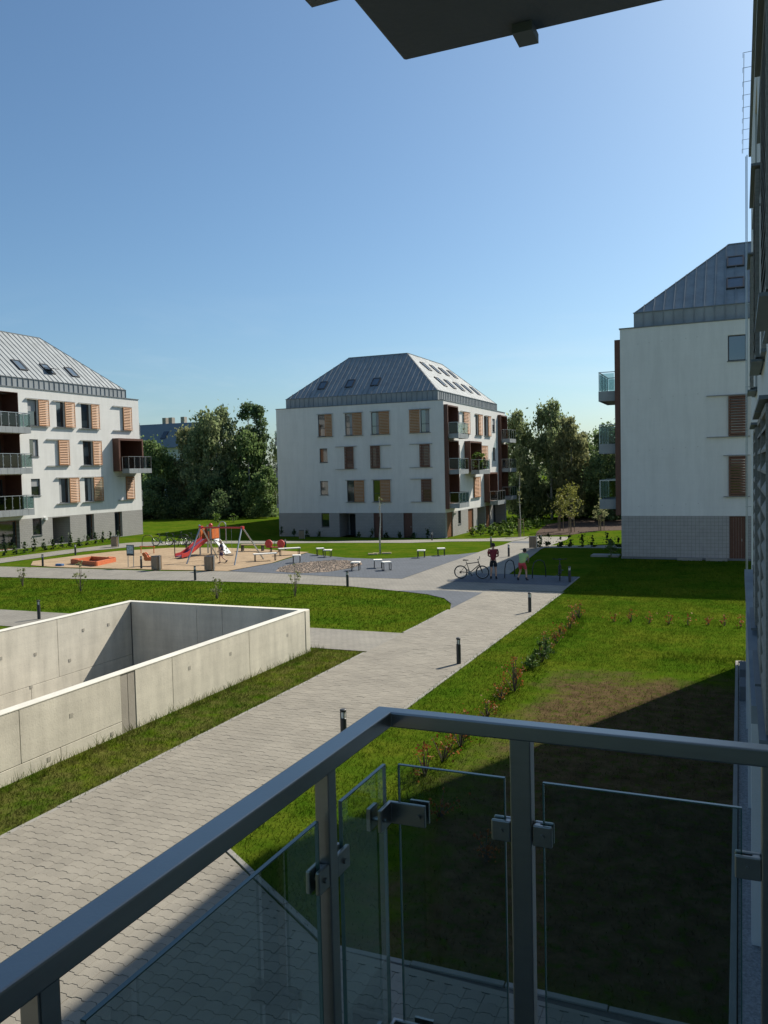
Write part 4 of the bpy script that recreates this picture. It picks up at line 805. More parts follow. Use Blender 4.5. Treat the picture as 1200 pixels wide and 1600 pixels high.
plain_wall(own, [(XW, YE, -0.3), (13, YE, -0.3), (13, YE, ZT), (XW, YE, ZT)]); plain_wall(own, [(13, YE, -0.3), (13, -14, -0.3), (13, -14, ZT), (13, YE, ZT)]); plain_wall(own, [(XW, -14, -0.3), (13, -14, -0.3), (13, -14, ZT), (XW, -14, ZT)])
MB().box(XW-0.06, 13.1, -14.1, YE+0.06, ZT, ZT+0.08).build('parapet_cap', 'zinc_dark', own)
MB().hexa([(1.1, -13.2, ZT+0.08), (12.2, -13.2, ZT+0.08), (12.2, YE-0.8, ZT+0.08), (1.1, YE-0.8, ZT+0.08), (5, -9, ZT+4), (8.3, -9, ZT+4), (8.3, YE-5, ZT+4), (5, YE-5, ZT+4)]).build('roof', 'zinc_dark', own)
MB().tube([(0.2, YE-0.12, 0), (0.2, YE-0.12, ZT)], 0.012, 6).tube([(0.17, YE-0.02, 0), (0.17, YE-0.02, ZT)], 0.01, 6).build('lightning_rod', 'galvanised', own)
m = MB()
for i in range(9): m.bar((XW-0.06, 18.6+i*0.7, ZT+0.12), (XW-0.22, 18.6+i*0.7, ZT+0.12), 0.008); m.bar((XW-0.22, 18.6+i*0.7, ZT+0.02), (XW-0.22, 18.6+i*0.7, ZT+0.12), 0.008)
m.tube([(XW-0.2, 18.6, ZT+0.1), (XW-0.2, YE, ZT+0.1)], 0.006, 5).build('conductor_brackets', 'galvanised', own)
m = MB()
for z in (0.3, 1.2, 2.1, 4.2, 7.4, 9.6): m.bar((0.15, YE-0.07, z), (0.32, YE-0.07, z), 0.02)
m.build('rod_clips', 'galvanised', own)
for y in (10.0, 14.0, 18.2): MB().box(0.12, 0.298, y-0.12, y+0.12, 0, 2.95).build('pilaster', 'render_white', own)
MB().box(0.1, 0.298, 8.4, 19.2, 2.95, 3.12).build('ledge', 'zinc', own)
for y in (20.2, 21.9): 
    m = MB().box(0.0, 0.24, y, y+0.9, 0.01, 0.34)
    o = tag(m.build('window_well', 'slab_concrete', bevel=0.01), 'dark planter box on the gravel strip below the wall, %s one' % ('nearer' if y < 21 else 'farther'), 'planter')

# ---- balcony slab overhead and below
up = wempty('balcony_slab', (0, 0, 6.5), label='dark underside of the balcony overhead with a drain spout', cat='balcony')
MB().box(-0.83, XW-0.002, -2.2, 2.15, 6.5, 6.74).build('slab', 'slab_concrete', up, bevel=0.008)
MB().box(-0.518, -0.468, 2.09, 2.165, 6.476, 6.499).build('drain_spout', 'zinc_dark', up); MB().box(-0.935, -0.832, 1.77, 1.82, 6.505, 6.56).build('drain_spout', 'zinc_dark', up)
dn = wempty('balcony_slab', (0, 0, 3.7), label='concrete floor slab under the balcony railing', cat='balcony')
MB().box(-0.9, XW-0.002, -2.2, 1.97, 3.46, 3.7).build('slab', 'slab_concrete', dn, bevel=0.008)
# ------------------------------------------------------------------ balcony railing in the foreground
pm('pane_edge', (0.07, 0.14, 0.125), 0.15, var=0.08, spec=0.8)
rl = wempty('balcony_railing', (-0.82, 1.9, 3.7), label='brushed steel balcony railing with clear glass panes in the foreground', cat='railing')
XA, XB = -0.848, -0.796; YA, YB = 1.874, 1.918
def frame_rail():
    m = MB(); z0, z1 = 4.762, 4.80
    pts = [(XA, -2.2), (XB, -2.2), (XB, YA), (XW-0.002, YA), (XW-0.002, YB), (XA, YB)]
    m.prism(pts, z0, z1); return m.build('top_rail', 'steel', rl, bevel=0.004)
frame_rail()
for y in (1.545, 0.75, -0.05, -0.85, -1.65): MB().box(-0.838, -0.803, y, y+0.036, 3.7, 4.775).build('post', 'steel', rl, bevel=0.003)
for x in (-0.497, 0.042): MB().box(x, x+0.05, 1.8765, 1.9155, 3.7, 4.775).build('post', 'steel', rl, bevel=0.003)
panes = [('Y', -0.822, y0, y1) for y0, y1 in ((1.634, 1.885), (0.84, 1.522), (0.04, 0.71), (-0.76, -0.09), (-1.56, -0.89))]+[('X', 1.897, -0.788, -0.514), ('X', 1.897, -0.423, 0.004)]
POSTS = {'X': (-0.497, 0.042), 'Y': (1.545, 0.75, -0.05, -0.85, -1.65)}
def clamp(ax, c, s0, s1, z):
    """steel glass clamp: two cheeks round the pane and a bolt"""
    m = MB()
    for d in (-1, 1):
        a, b = sorted((c+d*0.006, c+d*0.017))
        if ax == 'X': m.box(s0, s1, a, b, z, z+0.05)
        else: m.box(a, b, s0, s1, z, z+0.05)
    k = MB()
    e0, e1 = (s0, s0+0.02)
    post_hi = any(abs(s1-q) < 0.004 for q in POSTS[ax])   # the block is solid on the side of the post
    q0, q1 = (s1-0.018, s1-0.001) if post_hi else (s0+0.001, s0+0.018)
    if ax == 'X': m.box(q0, q1, c-0.0155, c+0.0155, z+0.002, z+0.048)
    else: m.box(c-0.0155, c+0.0155, q0, q1, z+0.002, z+0.048)
    o = m.build('clamp', 'steel', rl, bevel=0.003)
    mid_ = (s0+s1)/2
    if ax == 'X': k.tube([(mid_, c-0.022, z+0.025), (mid_, c+0.022, z+0.025)], 0.006, 8)
    else: k.tube([(c-0.022, mid_, z+0.025), (c+0.022, mid_, z+0.025)], 0.006, 8)
    k.build('bolt', 'steel', o)
for ax, c, a, b in panes:
    e = 0.004; z0, z1 = 3.80, 4.663
    m = MB()
    if ax == 'Y': m.box(c-e, c+e, a, b, z0, z1)
    else: m.box(a, b, c-e, c+e, z0, z1)
    p = m.build('glass_pane', 'glass', rl)
    r = MB(); w = 0.0022   # polished edges of the pane, faintly green
    if ax == 'Y': r.box(c-e-0.0003, c+e+0.0003, a, b, z1-w, z1+0.0005); r.box(c-e-0.0003, c+e+0.0003, a-0.0005, a+w, z0, z1-w); r.box(c-e-0.0003, c+e+0.0003, b-w, b+0.0005, z0, z1-w)
    else: r.box(a, b, c-e-0.0003, c+e+0.0003, z1-w, z1+0.0005); r.box(a-0.0005, a+w, c-e-0.0003, c+e+0.0003, z0, z1-w); r.box(b-w, b+0.0005, c-e-0.0003, c+e+0.0003, z0, z1-w)
    r.build('edge', 'pane_edge', p)
for z in (4.514, 3.95):
    clamp('X', 1.897, -0.545, -0.498, z); clamp('X', 1.897, -0.446, -0.40, z); clamp('X', 1.897, -0.01, 0.042, z)
    for y in (1.545, 0.75, -0.05, -0.85): clamp('Y', -0.822, y-0.048, y-0.001, z); clamp('Y', -0.822, y+0.037, y+0.10, z)
    # corner bracket joining the two corner panes: inner angle plate and outer cheeks
    m = MB(); m.prism([(-0.812, 1.815), (-0.802, 1.815), (-0.802, 1.877), (-0.712, 1.877), (-0.712, 1.887), (-0.812, 1.887)], z+0.003, z+0.058)
    o = m.build('corner_bracket', 'steel', rl, bevel=0.002)
    MB().box(-0.762, -0.712, 1.905, 1.913, z+0.003, z+0.058).build('cheek', 'steel', o); MB().box(-0.842, -0.832, 1.815, 1.86, z+0.003, z+0.058).build('cheek', 'steel', o)
    MB().tube([(-0.728, 1.868, z+0.03), (-0.728, 1.918, z+0.03)], 0.006, 8).build('bolt', 'steel', o); MB().tube([(-0.848, 1.832, z+0.03), (-0.795, 1.832, z+0.03)], 0.006, 8).build('bolt', 'steel', o)
pm('zinc_far', (0.20, 0.22, 0.24), 0.7, 0.1, var=0.08, scale=1)
# ------------------------------------------------------------------ trees
def leaf_quads(P, size, up_bias=0.0, aspect=1.0):
    """P (N,3) leaf centres -> small randomly turned quads"""
    N = len(P); a = npr.normal(0, 1, (N, 3)); a /= np.linalg.norm(a, axis=1)[:, None]
    b = npr.normal(0, 1, (N, 3)); b[:, 2] += np.sign(b[:, 2])*up_bias; b -= a*(a*b).sum(1)[:, None]; b /= np.linalg.norm(b, axis=1)[:, None]+1e-9
    s = (size*npr.uniform(0.6, 1.4, N))[:, None]; A = a*s*0.5; B = b*s*0.5*aspect
    V = np.stack([P-B, P+A*0.9-B*0.1, P+B, P-A*0.9-B*0.1], 1).reshape(-1, 3); F = np.arange(4*N).reshape(-1, 4)
    return V, F
def crown_points(n, h0, h1, rad, blobs, droop=0.0, strand=0, prof=None, seed=0):
    """leaf centres clustered in blobs inside an egg-shaped crown; droop makes hanging strands"""
    g = np.random.default_rng(seed); prof = prof or (lambda t: np.sin(np.pi*min(1, max(0, t))**0.75)**0.6)
    C = []; R = []
    while len(C) < blobs:
        t = g.uniform(0.0, 1.0); pr = float(prof(t)); r = rad*pr; a = g.uniform(0, 6.283); q = math.sqrt(g.uniform(0.05, 1.0))*r*0.85
        C.append((q*math.cos(a), q*math.sin(a), h0+t*(h1-h0))); R.append(max(g.uniform(0.18, 0.36)*rad*(0.4+0.6*pr), 0.2*rad, 0.22*(h1-h0)**0.5 if rad > 1.2 else 0))
    C = np.array(C); R = np.array(R); idx = g.choice(blobs, n, p=R**2/np.sum(R**2))
    d = g.normal(0, 1, (n, 3)); d /= np.linalg.norm(d, axis=1)[:, None]; d[:, 2] *= 0.8; P = C[idx]+d*(R[idx]*(0.35+0.75*g.beta(2.2, 1.6, n)))[:, None]
    if droop:   # hanging strands: groups of leaves follow one another downwards
        k = 9; m_ = int(n*0.62)//k; A = P[:m_]; L = np.abs(g.normal(droop*1.2, droop*0.5, m_)); dr = g.normal(0, 0.10, (m_, 2))
        f = (np.arange(k)+0.5)/k; S = np.repeat(A, k, 0); F_ = np.tile(f, m_); LL = np.repeat(L, k); S[:, 2] -= F_*LL; S[:, :2] += np.repeat(dr, k, 0)*F_[:, None]*LL[:, None]+g.normal(0, 0.05, (m_*k, 2))
        P = np.concatenate([P[m_:], S])[:int(n*1.02)] if False else np.concatenate([P[:n-m_*k], S])
    q = g.random(len(P)) < 0.14; P[q] += g.normal(0, 0.10*rad+0.1, (int(q.sum()), 3)); P[:, 2] = np.maximum(P[:, 2], h0*0.6)
    return P, C
def tree(name, label, loc, h, rad, mat, n=5000, blobs=40, size=0.26, h0f=0.18, droop=0.0, bark='bark', trunk=0.16, group=None, cat='tree', seed=1, prof=None, aspect=1.0, parts=True, limbs=7, lean=0.0):
    t = empty(name, loc, label=label, cat=cat, group=group); g = random.Random(seed)
    P, C = crown_points(n, h*h0f, h*0.97, rad, blobs, droop, seed=seed, prof=prof); P[:, 2] = np.maximum(P[:, 2], h*0.02)
    V, F = leaf_quads(P, size, up_bias=1.5 if droop else 0.0, aspect=aspect); np_mesh('crown', V, F, mat, t)
    tp = [(0, 0, -0.2), (lean*0.2+g.uniform(-.1, .1)*trunk*3, 0, h*0.3), (lean*0.6+g.uniform(-.2, .2), g.uniform(-.2, .2), h*0.62), (lean, 0, h*0.93)]
    MB().tube(tp, [trunk*1.25, trunk, trunk*0.55, trunk*0.12], 8).build('trunk', bark, t, smooth=True)
    order = list(range(len(C))); g.shuffle(order)
    for k in order[:limbs]:
        c = C[k]; z = max(h*0.15, c[2]-math.hypot(c[0], c[1])*0.8-0.1*h); z = min(z, h*0.85); f = z/h
        MB().tube([(lean*f*f, 0, z), (c[0]*0.5, c[1]*0.5, (z+c[2])/2+0.04*h), (c[0], c[1], c[2])], [trunk*0.4*(1-f*0.6), trunk*0.25*(1-f*0.6), trunk*0.06], 5).build('limb', bark, t)
    return t
GB = -1.22
wide = lambda t: max(0.25, math.sin(math.pi*min(1, (t*0.9+0.08)))**0.55)
spire = lambda t: max(0.08, (1-t)**0.7*min(1, 0.35+t*4))
TG = 'trees behind the lawns'
egg = lambda t: max(0.12, math.sin(math.pi*min(1, t*0.8+0.14)))
for (nm, lb, x, y, h, r, mt, n, kw) in (
    ('birch_tree', 'tall weeping birch, widest of the trees between the left and middle buildings', -62.6, 91.0, 15.2, 4.9, 'leaf_birch', 26000, dict(droop=1.2, bark='bark_birch', blobs=80, h0f=0.08, prof=wide, aspect=1.7, size=0.24)),
    ('birch_tree', 'olive weeping birch at the left flank of the widest birch', -66.9, 92.0, 13.6, 3.4, 'leaf_olive', 13000, dict(droop=1.4, bark='bark_birch', blobs=50, h0f=0.08, prof=wide, aspect=1.7, size=0.24)),
    ('poplar_tree', 'slim dark poplar whose tip stands beside the widest birch', -60.0, 95.0, 16.2, 2.0, 'leaf_dark', 8000, dict(blobs=46, h0f=0.12, prof=egg)),
    ('poplar_tree', 'slim dark poplar with pointed tip, closer to the middle building', -57.9, 94.0, 15.4, 1.5, 'leaf_dark', 6000, dict(blobs=40, h0f=0.12, prof=egg)),
    ('birch_tree', 'green birch filling the space below the two dark poplars', -57.6, 91.0, 12.2, 3.0, 'leaf_mid', 13000, dict(droop=1.0, bark='bark_birch', blobs=50, h0f=0.06, prof=wide, aspect=1.5, size=0.24)),
    ('birch_tree', 'thin pale birch showing sky, next to the left wall of the middle building', -55.4, 96.0, 13.6, 2.2, 'leaf_birch', 3600, dict(droop=1.1, bark='bark_birch', blobs=44, h0f=0.2, size=0.17, prof=wide, aspect=1.8)),
    ('birch_tree', 'second pale birch half hidden by the left wall of the middle building', -53.0, 96.5, 13.6, 2.2, 'leaf_birch', 4200, dict(droop=1.1, bark='bark_birch', blobs=44, h0f=0.15, size=0.17, prof=wide, aspect=1.8)),
    ('maple_tree', 'dark round tree right behind the left building', -70.6, 88.5, 11.2, 3.9, 'leaf_mid', 13000, dict(blobs=60, h0f=0.05, prof=wide)),
    ('maple_tree', 'dark leafy tree below the distant grey roof', -75.0, 93.0, 11.4, 4.0, 'leaf_mid', 10000, dict(blobs=50, h0f=0.05, prof=wide)),
    ('hazel_bush', 'bright green hazel bush at the left corner of the middle building', -53.6, 88.0, 7.2, 2.9, 'leaf_mid', 11000, dict(blobs=46, h0f=0.03, prof=wide, size=0.24)),
    ('hazel_bush', 'low dark thicket bush under the weeping birches', -60.5, 86.5, 6.0, 4.2, 'leaf_dark', 12000, dict(blobs=50, h0f=0.02, prof=wide)),
    ('hazel_bush', 'low dark thicket bush behind the corner of the left building', -67.5, 84.5, 6.0, 4.2, 'leaf_dark', 12000, dict(blobs=50, h0f=0.02, prof=wide)),
    ('birch_tree', 'tall feathery birch rising highest between the middle and right buildings', -21.6, 104.0, 15.0, 3.2, 'leaf_birch', 14000, dict(droop=1.2, bark='bark_birch', blobs=60, h0f=0.12, prof=wide, aspect=1.8, size=0.22)),
    ('birch_tree', 'feathery birch beside the right balconies of the middle building', -25.4, 103.0, 13.6, 2.5, 'leaf_birch', 10000, dict(droop=1.2, bark='bark_birch', blobs=48, h0f=0.1, prof=wide, aspect=1.8, size=0.22)),
    ('birch_tree', 'olive toned birch right of the highest feathery birch', -18.6, 102.0, 12.6, 2.4, 'leaf_olive', 10000, dict(droop=1.3, bark='bark_birch', blobs=46, h0f=0.1, prof=wide, aspect=1.8, size=0.22)),
    ('maple_tree', 'dark broad tree behind the balconies of the right building', -13.6, 101.0, 11.6, 3.8, 'leaf_dark', 13000, dict(blobs=60, h0f=0.04, prof=wide)),
    ('maple_tree', 'dark tree between the olive birch and the right building', -17.0, 107.0, 11.0, 3.4, 'leaf_mid', 10000, dict(blobs=50, h0f=0.04, prof=wide)),
    ('maple_tree', 'dark tree whose top shows left of the right building roof', -9.6, 104.0, 12.4, 3.6, 'leaf_mid', 10000, dict(blobs=50, h0f=0.04, prof=wide)),
    ('hazel_bush', 'dark thicket bush behind the soil bed, below the feathery birches', -24.6, 107.0, 5.4, 4.0, 'leaf_dark', 10000, dict(blobs=50, h0f=0.02, prof=wide)),
    ('hazel_bush', 'dark thicket bush behind the soil bed, below the olive birch', -19.6, 108.0, 5.2, 3.6, 'leaf_dark', 9000, dict(blobs=50, h0f=0.02, prof=wide)),
    ('hazel_bush', 'dark thicket bush behind the soil bed, nearest the right building', -14.2, 109.0, 6.2, 4.2, 'leaf_dark', 10000, dict(blobs=50, h0f=0.02, prof=wide)),
):
    tree(nm, lb, (x, y, GB if x > -50 or y > 80 else 0), h+0, r, mt, n=n, group=TG, seed=int(abs(x)*7+y), cat='bush' if 'bush' in nm else 'tree', trunk=0.13 if 'bush' not in nm else 0.07, **kw)
# distant wood closing the horizon
W = []
for i in range(60):
    x = -260+i*9+rnd.uniform(-3, 3); y = 150+rnd.uniform(-8, 14)+abs(x+60)*0.1; P, _ = crown_points(700, 0.2, rnd.uniform(7.5, 10.5), 5.5, 16, seed=500+i, prof=wide); P[:, 0] += x; P[:, 1] += y; P[:, 2] += GB; W.append(P)
V, F = leaf_quads(np.concatenate(W), 0.7); tag(np_mesh('wood', V, F, 'leaf_dark', kind='stuff'), 'dark line of woodland far behind the buildings', 'wood')

# grey house behind the trees
hs = wempty('distant_house', (-109, 141, GB), label='distant house with grey roof and chimneys behind the left trees', cat='house')
MB().box(-120, -100, 140, 150, GB, 11.0).build('wall', 'render_inner', hs)
m = MB(); m.hexa([(-121, 139, 11), (-99, 139, 11), (-99, 151, 11), (-121, 151, 11), (-119.5, 143.5, 16.2), (-101, 143.5, 16.2), (-101, 147, 16.2), (-119.5, 147, 16.2)]); rf = m.build('roof', 'zinc_far', hs)
for x in (-112, -110.4, -107.3): MB().box(x, x+0.9, 144, 145, 16.2, 17.5).build('chimney', 'concrete_strip', rf)
for x in (-110, -105): MB().hexa([(x, 140.6, 12.9), (x+1.2, 140.6, 12.9), (x+1.2, 141.9, 14.4), (x, 141.9, 14.4), (x, 140.5, 13.0), (x+1.2, 140.5, 13.0), (x+1.2, 141.8, 14.5), (x, 141.8, 14.5)]).build('skylight', 'pane_dark', rf)

# ------------------------------------------------------------------ young staked trees, saplings, shrubs
def stakes(x, y, z, h=1.5, label=None, group=None):
    t = empty('tree_stake', (x, y, z), label=label, cat='tree stake', group=group)
    for k in range(3):
        a = 2.1*k+0.4; MB().tube([(0.32*math.cos(a), 0.32*math.sin(a), -0.1), (0.30*math.cos(a), 0.30*math.sin(a), h)], 0.035, 6).build('stake', 'stake', t)
    m = MB()
    for k in range(3):
        a, b = 2.1*k+0.4, 2.1*(k+1)+0.4; m.bar((0.3*math.cos(a), 0.3*math.sin(a), h-0.1), (0.3*math.cos(b), 0.3*math.sin(b), h-0.1), 0.03, 0.06)
    m.build('crossbar', 'stake', t)
tree('young_tree', 'yellow green young tree in stakes on the soil bed, fuller one', (-15.4, 83.3, GB), 5.0, 1.3, 'leaf_yellow', n=900, blobs=40, size=0.14, h0f=0.34, trunk=0.035, seed=5, group='young staked trees')
tree('young_tree', 'yellow green young tree in stakes on the soil bed, narrower one at left', (-16.8, 84.9, GB), 4.4, 0.95, 'leaf_yellow', n=520, blobs=30, size=0.14, h0f=0.34, trunk=0.035, seed=6, group='young staked trees')
tree('young_tree', 'small brownish young tree in stakes near the right building', (-12.9, 86.0, GB), 3.4, 0.9, 'leaf_olive', n=520, blobs=24, size=0.12, h0f=0.3, trunk=0.03, seed=8, group='young staked trees')
for (x, y, w) in ((-15.4, 83.3, 'fuller yellow green young tree'), (-16.8, 84.9, 'narrower yellow green young tree'), (-12.9, 86.0, 'small brownish young tree')):
    stakes(x, y, GB, 1.6, 'three wooden stakes round the '+w, 'tree stakes')
tree('slender_tree', 'tall bare stemmed young tree in stakes right of the middle building', (-19.1, 77.5, GB), 6.5, 0.5, 'leaf_olive', n=120, blobs=10, size=0.14, h0f=0.5, trunk=0.05, bark='bark_birch', seed=9, limbs=5)
stakes(-19.1, 77.5, GB, 1.75, 'three wooden stakes round the tall bare stemmed tree', 'tree stakes')
tree('slender_tree', 'lone leafless sapling with pale stem on the round lawn', (-21.29, 49.0, 0), 4.0, 0.28, 'leaf_olive', n=26, blobs=6, size=0.08, h0f=0.7, trunk=0.055, bark='bark_birch', seed=12, limbs=6)
b = empty('tree_boards', (-21.29, 49.0, 0), 0.3, 'pale wooden boards laid on the grass round the leafless sapling', 'board')
MB().box(-0.75, -0.15, -0.35, -0.2, 0.02, 0.10).build('board', 'board_wood', b); MB().box(0.1, 0.7, 0.1, 0.24, 0.02, 0.10).build('board', 'board_wood', b); MB().box(-0.5, -0.1, 0.15, 0.27, 0.02, 0.08).build('board', 'board_wood', b)
def shrub(name, label, loc, h, r, mat, n, size, group, cat='shrub', seed=0, prof=None, stems=4, bark='bark', h0f=0.08):
    t = empty(name, loc, label=label, cat=cat, group=group); P, C = crown_points(n, h*h0f, h*0.95, r, 12, seed=seed, prof=prof)
    V, F = leaf_quads(P, size); np_mesh('foliage', V, F, mat, t); g = random.Random(seed); m = MB()
    for k in range(stems): c = C[k]; m = MB().tube([(0, 0, -0.05), (c[0]*0.5, c[1]*0.5, c[2]*0.55), tuple(c)], [0.012, 0.009, 0.004], 5); m.build('stem', bark, t)
    return t
for i, (x, y, h) in enumerate(((-33.1, 31.05, 1.15), (-28.7, 30.36, 1.5), (-20.8, 30.04, 1.0), (-17.8, 31.55, 1.5))):
    shrub('sapling', '%s twiggy sapling from the left on the lawn behind the ramp' % ORD[i], (x, y, 0), h, 0.34, 'leaf_olive', 90, 0.08, 'saplings on the lawn', 'sapling', seed=40+i, stems=8, h0f=0.3)
# reddish barberries in a sparse row along the lawn
sp = [(-5.25, 29.7, .6), (-5.3, 29.0, .7), (-5.2, 27.6, .45), (-5.3, 26.4, .35), (-5.15, 25.2, .4), (-5.25, 24.0, .65), (-5.1, 23.3, .75), (-5.05, 22.6, .8), (-5.1, 21.8, .6), (-5.1, 20.0, .8), (-5.0, 19.4, .85), (-5.1, 18.6, .55), (-5.05, 17.2, .5), (-5.05, 15.8, .6), (-5.0, 15.2, .75), (-5.05, 14.3, .8), (-5.1, 13.5, .6), (-4.3, 12.0, .5), (-3.2, 10.8, .45)]
for i, (x, y, h) in enumerate(reversed(sp)):
    green = y in (23.3, 22.6, 21.8); h = h*0.75 if green else h
    shrub('barberry', '%s %s shrub of the sparse lawn row, counted from the railing' % (ORD[i], 'green leaved' if green else 'russet'), (x, y, 0), h*0.95, 0.26+0.1*h, 'leaf_shrub' if green else 'leaf_red', 300 if green else 95, 0.055 if green else 0.045, 'shrubs in the sparse row along the lawn', seed=60+i, stems=9)
for i, x in enumerate((-3.99, -3.44, -2.83, -2.19, -1.6, -0.95, -0.45, 0.05)):
    shrub('barberry', '%s low russet shrub from the left in the row across the lawn' % ORD[i], (x, 29.4+rnd.uniform(-.15, .15), 0), 0.4+rnd.uniform(-.06, .1), 0.16, 'leaf_red', 48, 0.05, 'low shrubs across the lawn', seed=90+i, stems=5)
cone = lambda t: max(0.05, (1-t)*1.0)
for i, (x, y) in enumerate(((-12.72, 57.0), (-12.25, 57.6), (-11.5, 58.1), (-10.9, 58.3), (-10.1, 58.6), (-9.4, 58.8), (-8.4, 59.0), (-7.7, 59.2), (-7.0, 59.4))):
    shrub('thuja', '%s dark little conifer from the left in the row before the right building' % ORD[i], (x, y, gz(x, y)), 0.85+rnd.uniform(-.15, .2), 0.26, 'leaf_thuja', 480, 0.09, 'row of little conifers', 'conifer', seed=110+i, prof=cone, stems=2)
for i in range(14):
    y = 43.2+i*0.92; x = -47.6-0.02*i
    shrub('thuja', '%s little conifer from the picture edge along the left building' % ORD[i], (x, y, 0), 0.8+rnd.uniform(-.15, .2), 0.24, 'leaf_thuja', 420, 0.10, 'conifers along the left building', 'conifer', seed=130+i, prof=cone, stems=2)
for i in range(12):
    x = -43.2+i*1.45
    if -37.6 < x < -35 : continue
    shrub('border_plant', '%s small dark plant from the left at the foot of the middle building wall' % ORD[i], (x, 74.2, gz(x, 74.2)), 0.75+rnd.uniform(-.2, .25), 0.3, 'leaf_thuja', 340, 0.11, 'plants along the middle building wall', 'plant', seed=160+i, prof=cone, stems=2)
k = 0
for r_ in range(5):
    for c_ in range(5):
        x = -24.2+c_*0.95+r_*0.15; y = 78.5+r_*3.4+rnd.uniform(-.4, .4)
        shrub('garden_plant', '%s plant from the left, %s row of the bed right of the middle building' % (ORD[c_], ORD[r_]), (x, y, GB), 0.9+rnd.uniform(-.2, .3), 0.42, 'leaf_bright', 300, 0.15, 'plants in the bed right of the middle building', 'plant', seed=200+k, stems=3); k += 1
for i in range(14):
    x = -49+i*1.6; y = 79+rnd.uniform(-1.5, 1.5)
    if x > -44.5 and y > 75: y = 72.6; 
    if x > -44.5: continue
    shrub('garden_plant', '%s tall grassy plant from the left below the trees behind the left building' % ORD[i], (x-6, y, gz(x-6, y)), 1.0, 0.5, 'leaf_bright', 130, 0.16, 'grassy plants below the trees', 'plant', seed=260+i, stems=3)
shrub('thuja', 'little conifer at the left picture edge behind the ramp', (-25.9, 22.0, 0), 0.7, 0.28, 'leaf_thuja', 300, 0.06, None, 'conifer', seed=300, prof=cone, stems=2)
shrub('garden_plant', 'leafy plant at the corner of the right building', (-6.9, 49.6, 0), 1.1, 0.5, 'leaf_mid', 380, 0.11, None, 'plant', seed=301)
shrub('balcony_plant', 'green potted bush on the middle balcony of the middle building', (-25.8+1.0, 82.9, 5.2), 2.0, 0.9, 'leaf_bright', 520, 0.15, None, 'plant', seed=302)
shrub('balcony_plant', 'slim dark potted conifer on the middle balcony of the middle building', (-25.8+1.05, 85.2, 5.2), 1.5, 0.3, 'leaf_thuja', 220, 0.13, None, 'plant', seed=303, prof=cone)
pm('ramp_grey', (0.42, 0.45, 0.46), 0.6, var=0.08)
# ------------------------------------------------------------------ lamps, seats, bins
bo = empty('bollard_light', label='x', cat='bollard light', group='bollard lights along the paths')
MB().lathe([(0.062, -0.05), (0.062, 0.56), (0.05, 0.57)], n=14).build('post', 'anthracite', bo, smooth=False)
MB().lathe([(0.045, 0.571), (0.048, 0.69), (0.045, 0.69)], n=14).build('lens', 'lens', bo)
m = MB()
for k in range(4): a = math.pi/4+k*math.pi/2; m.box(0.054*math.cos(a)-0.007, 0.054*math.cos(a)+0.007, 0.054*math.sin(a)-0.007, 0.054*math.sin(a)+0.007, 0.56, 0.7)
m.build('cage', 'anthracite', bo)
MB().lathe([(0.064, 0.70), (0.064, 0.735), (0.05, 0.745)], n=14).build('cap', 'anthracite', bo)
BL = [(-7.15, 14.45, 'nearest bollard light, just beyond the railing corner'), (-7.13, 21.68, 'bollard light on the path edge by the russet shrubs'), (-7.16, 30.3, 'bollard light at the path edge before the bicycle bay'), (-7.25, 38.69, 'bollard light in shade beside the rack bicycle'),
      (-12.82, 49.0, 'bollard light between the two people in the bicycle bay, on the far path'), (-15.7, 55.3, 'bollard light on the round lawn tip behind the person in the red shirt'), (-13.6, 61.5, 'bollard light behind the bin on the far path'), (-24.6, 68.0, 'bollard light before the right corner of the middle building'),
      (-16.83, 34.83, 'bollard light on the lawn edge below the pebble bed'), (-25.56, 35.05, 'bollard light on the lawn edge below the slatted bins'), (-31.94, 38.67, 'bollard light before the orange spring rider'), (-39.24, 38.43, 'bollard light left of the orange sandbox'),
      (-42.5, 44.6, 'bollard light behind the orange sandbox'), (-36.7, 49.4, 'bollard light left of the slide tower'), (-24.65, 23.84, 'bollard light behind the left ramp wall'), (-46.2, 53.0, 'bollard light before the door of the left building'), (-29.2, 50.6, 'bollard light behind the red spring rider')]
for i, (x, y, lb) in enumerate(BL): place(bo, i == 0, (x, y, gz(x, y)), 0.4*i, lb)
stl = empty('stool', label='x', cat='stool', group='stools on the slate paving')
MB().box(-0.24, 0.24, -0.24, 0.24, 0.40, 0.46).build('seat', 'seat_white', stl, bevel=0.008)
m = MB()
for sx in (-0.2, 0.2): m.bar((sx, -0.2, 0.385), (sx, 0.2, 0.385), 0.03); m.bar((sx, -0.2, 0.015), (sx, 0.2, 0.015), 0.03)
m.build('frame', 'black_metal', stl)
for sx in (-0.2, 0.2):
    for sy in (-0.2, 0.2): MB().box(sx-0.018, sx+0.018, sy-0.018, sy+0.018, 0.03, 0.37).build('leg', 'black_metal', stl)
for i, (x, y, lb) in enumerate(((-19.15, 40.7, 'white topped stool standing alone at the front edge of the slate paving'), (-18.4, 42.0, 'rear stool of the touching pair on the slate paving'), (-17.5, 41.1, 'front stool of the touching pair on the slate paving'), (-17.9, 47.5, 'left one of the two stools at the back right of the slate paving'), (-17.1, 48.9, 'right one of the two stools at the back right of the slate paving'),
        (-24.9, 47.6, 'left one of the two stools at the back left of the slate paving'), (-23.9, 46.7, 'right one of the two stools at the back left of the slate paving'), (-24.3, 43.4, 'lone white topped stool left of the pebble bed'))):
    place(stl, i == 0, (x, y, 0.024), 0.25+0.2*(i % 3), lb)
bn = empty('bench', label='x', cat='bench', group='white benches by the sand')
MB().box(-0.72, 0.72, -0.21, 0.21, 0.40, 0.46).build('seat', 'seat_white', bn, bevel=0.008)
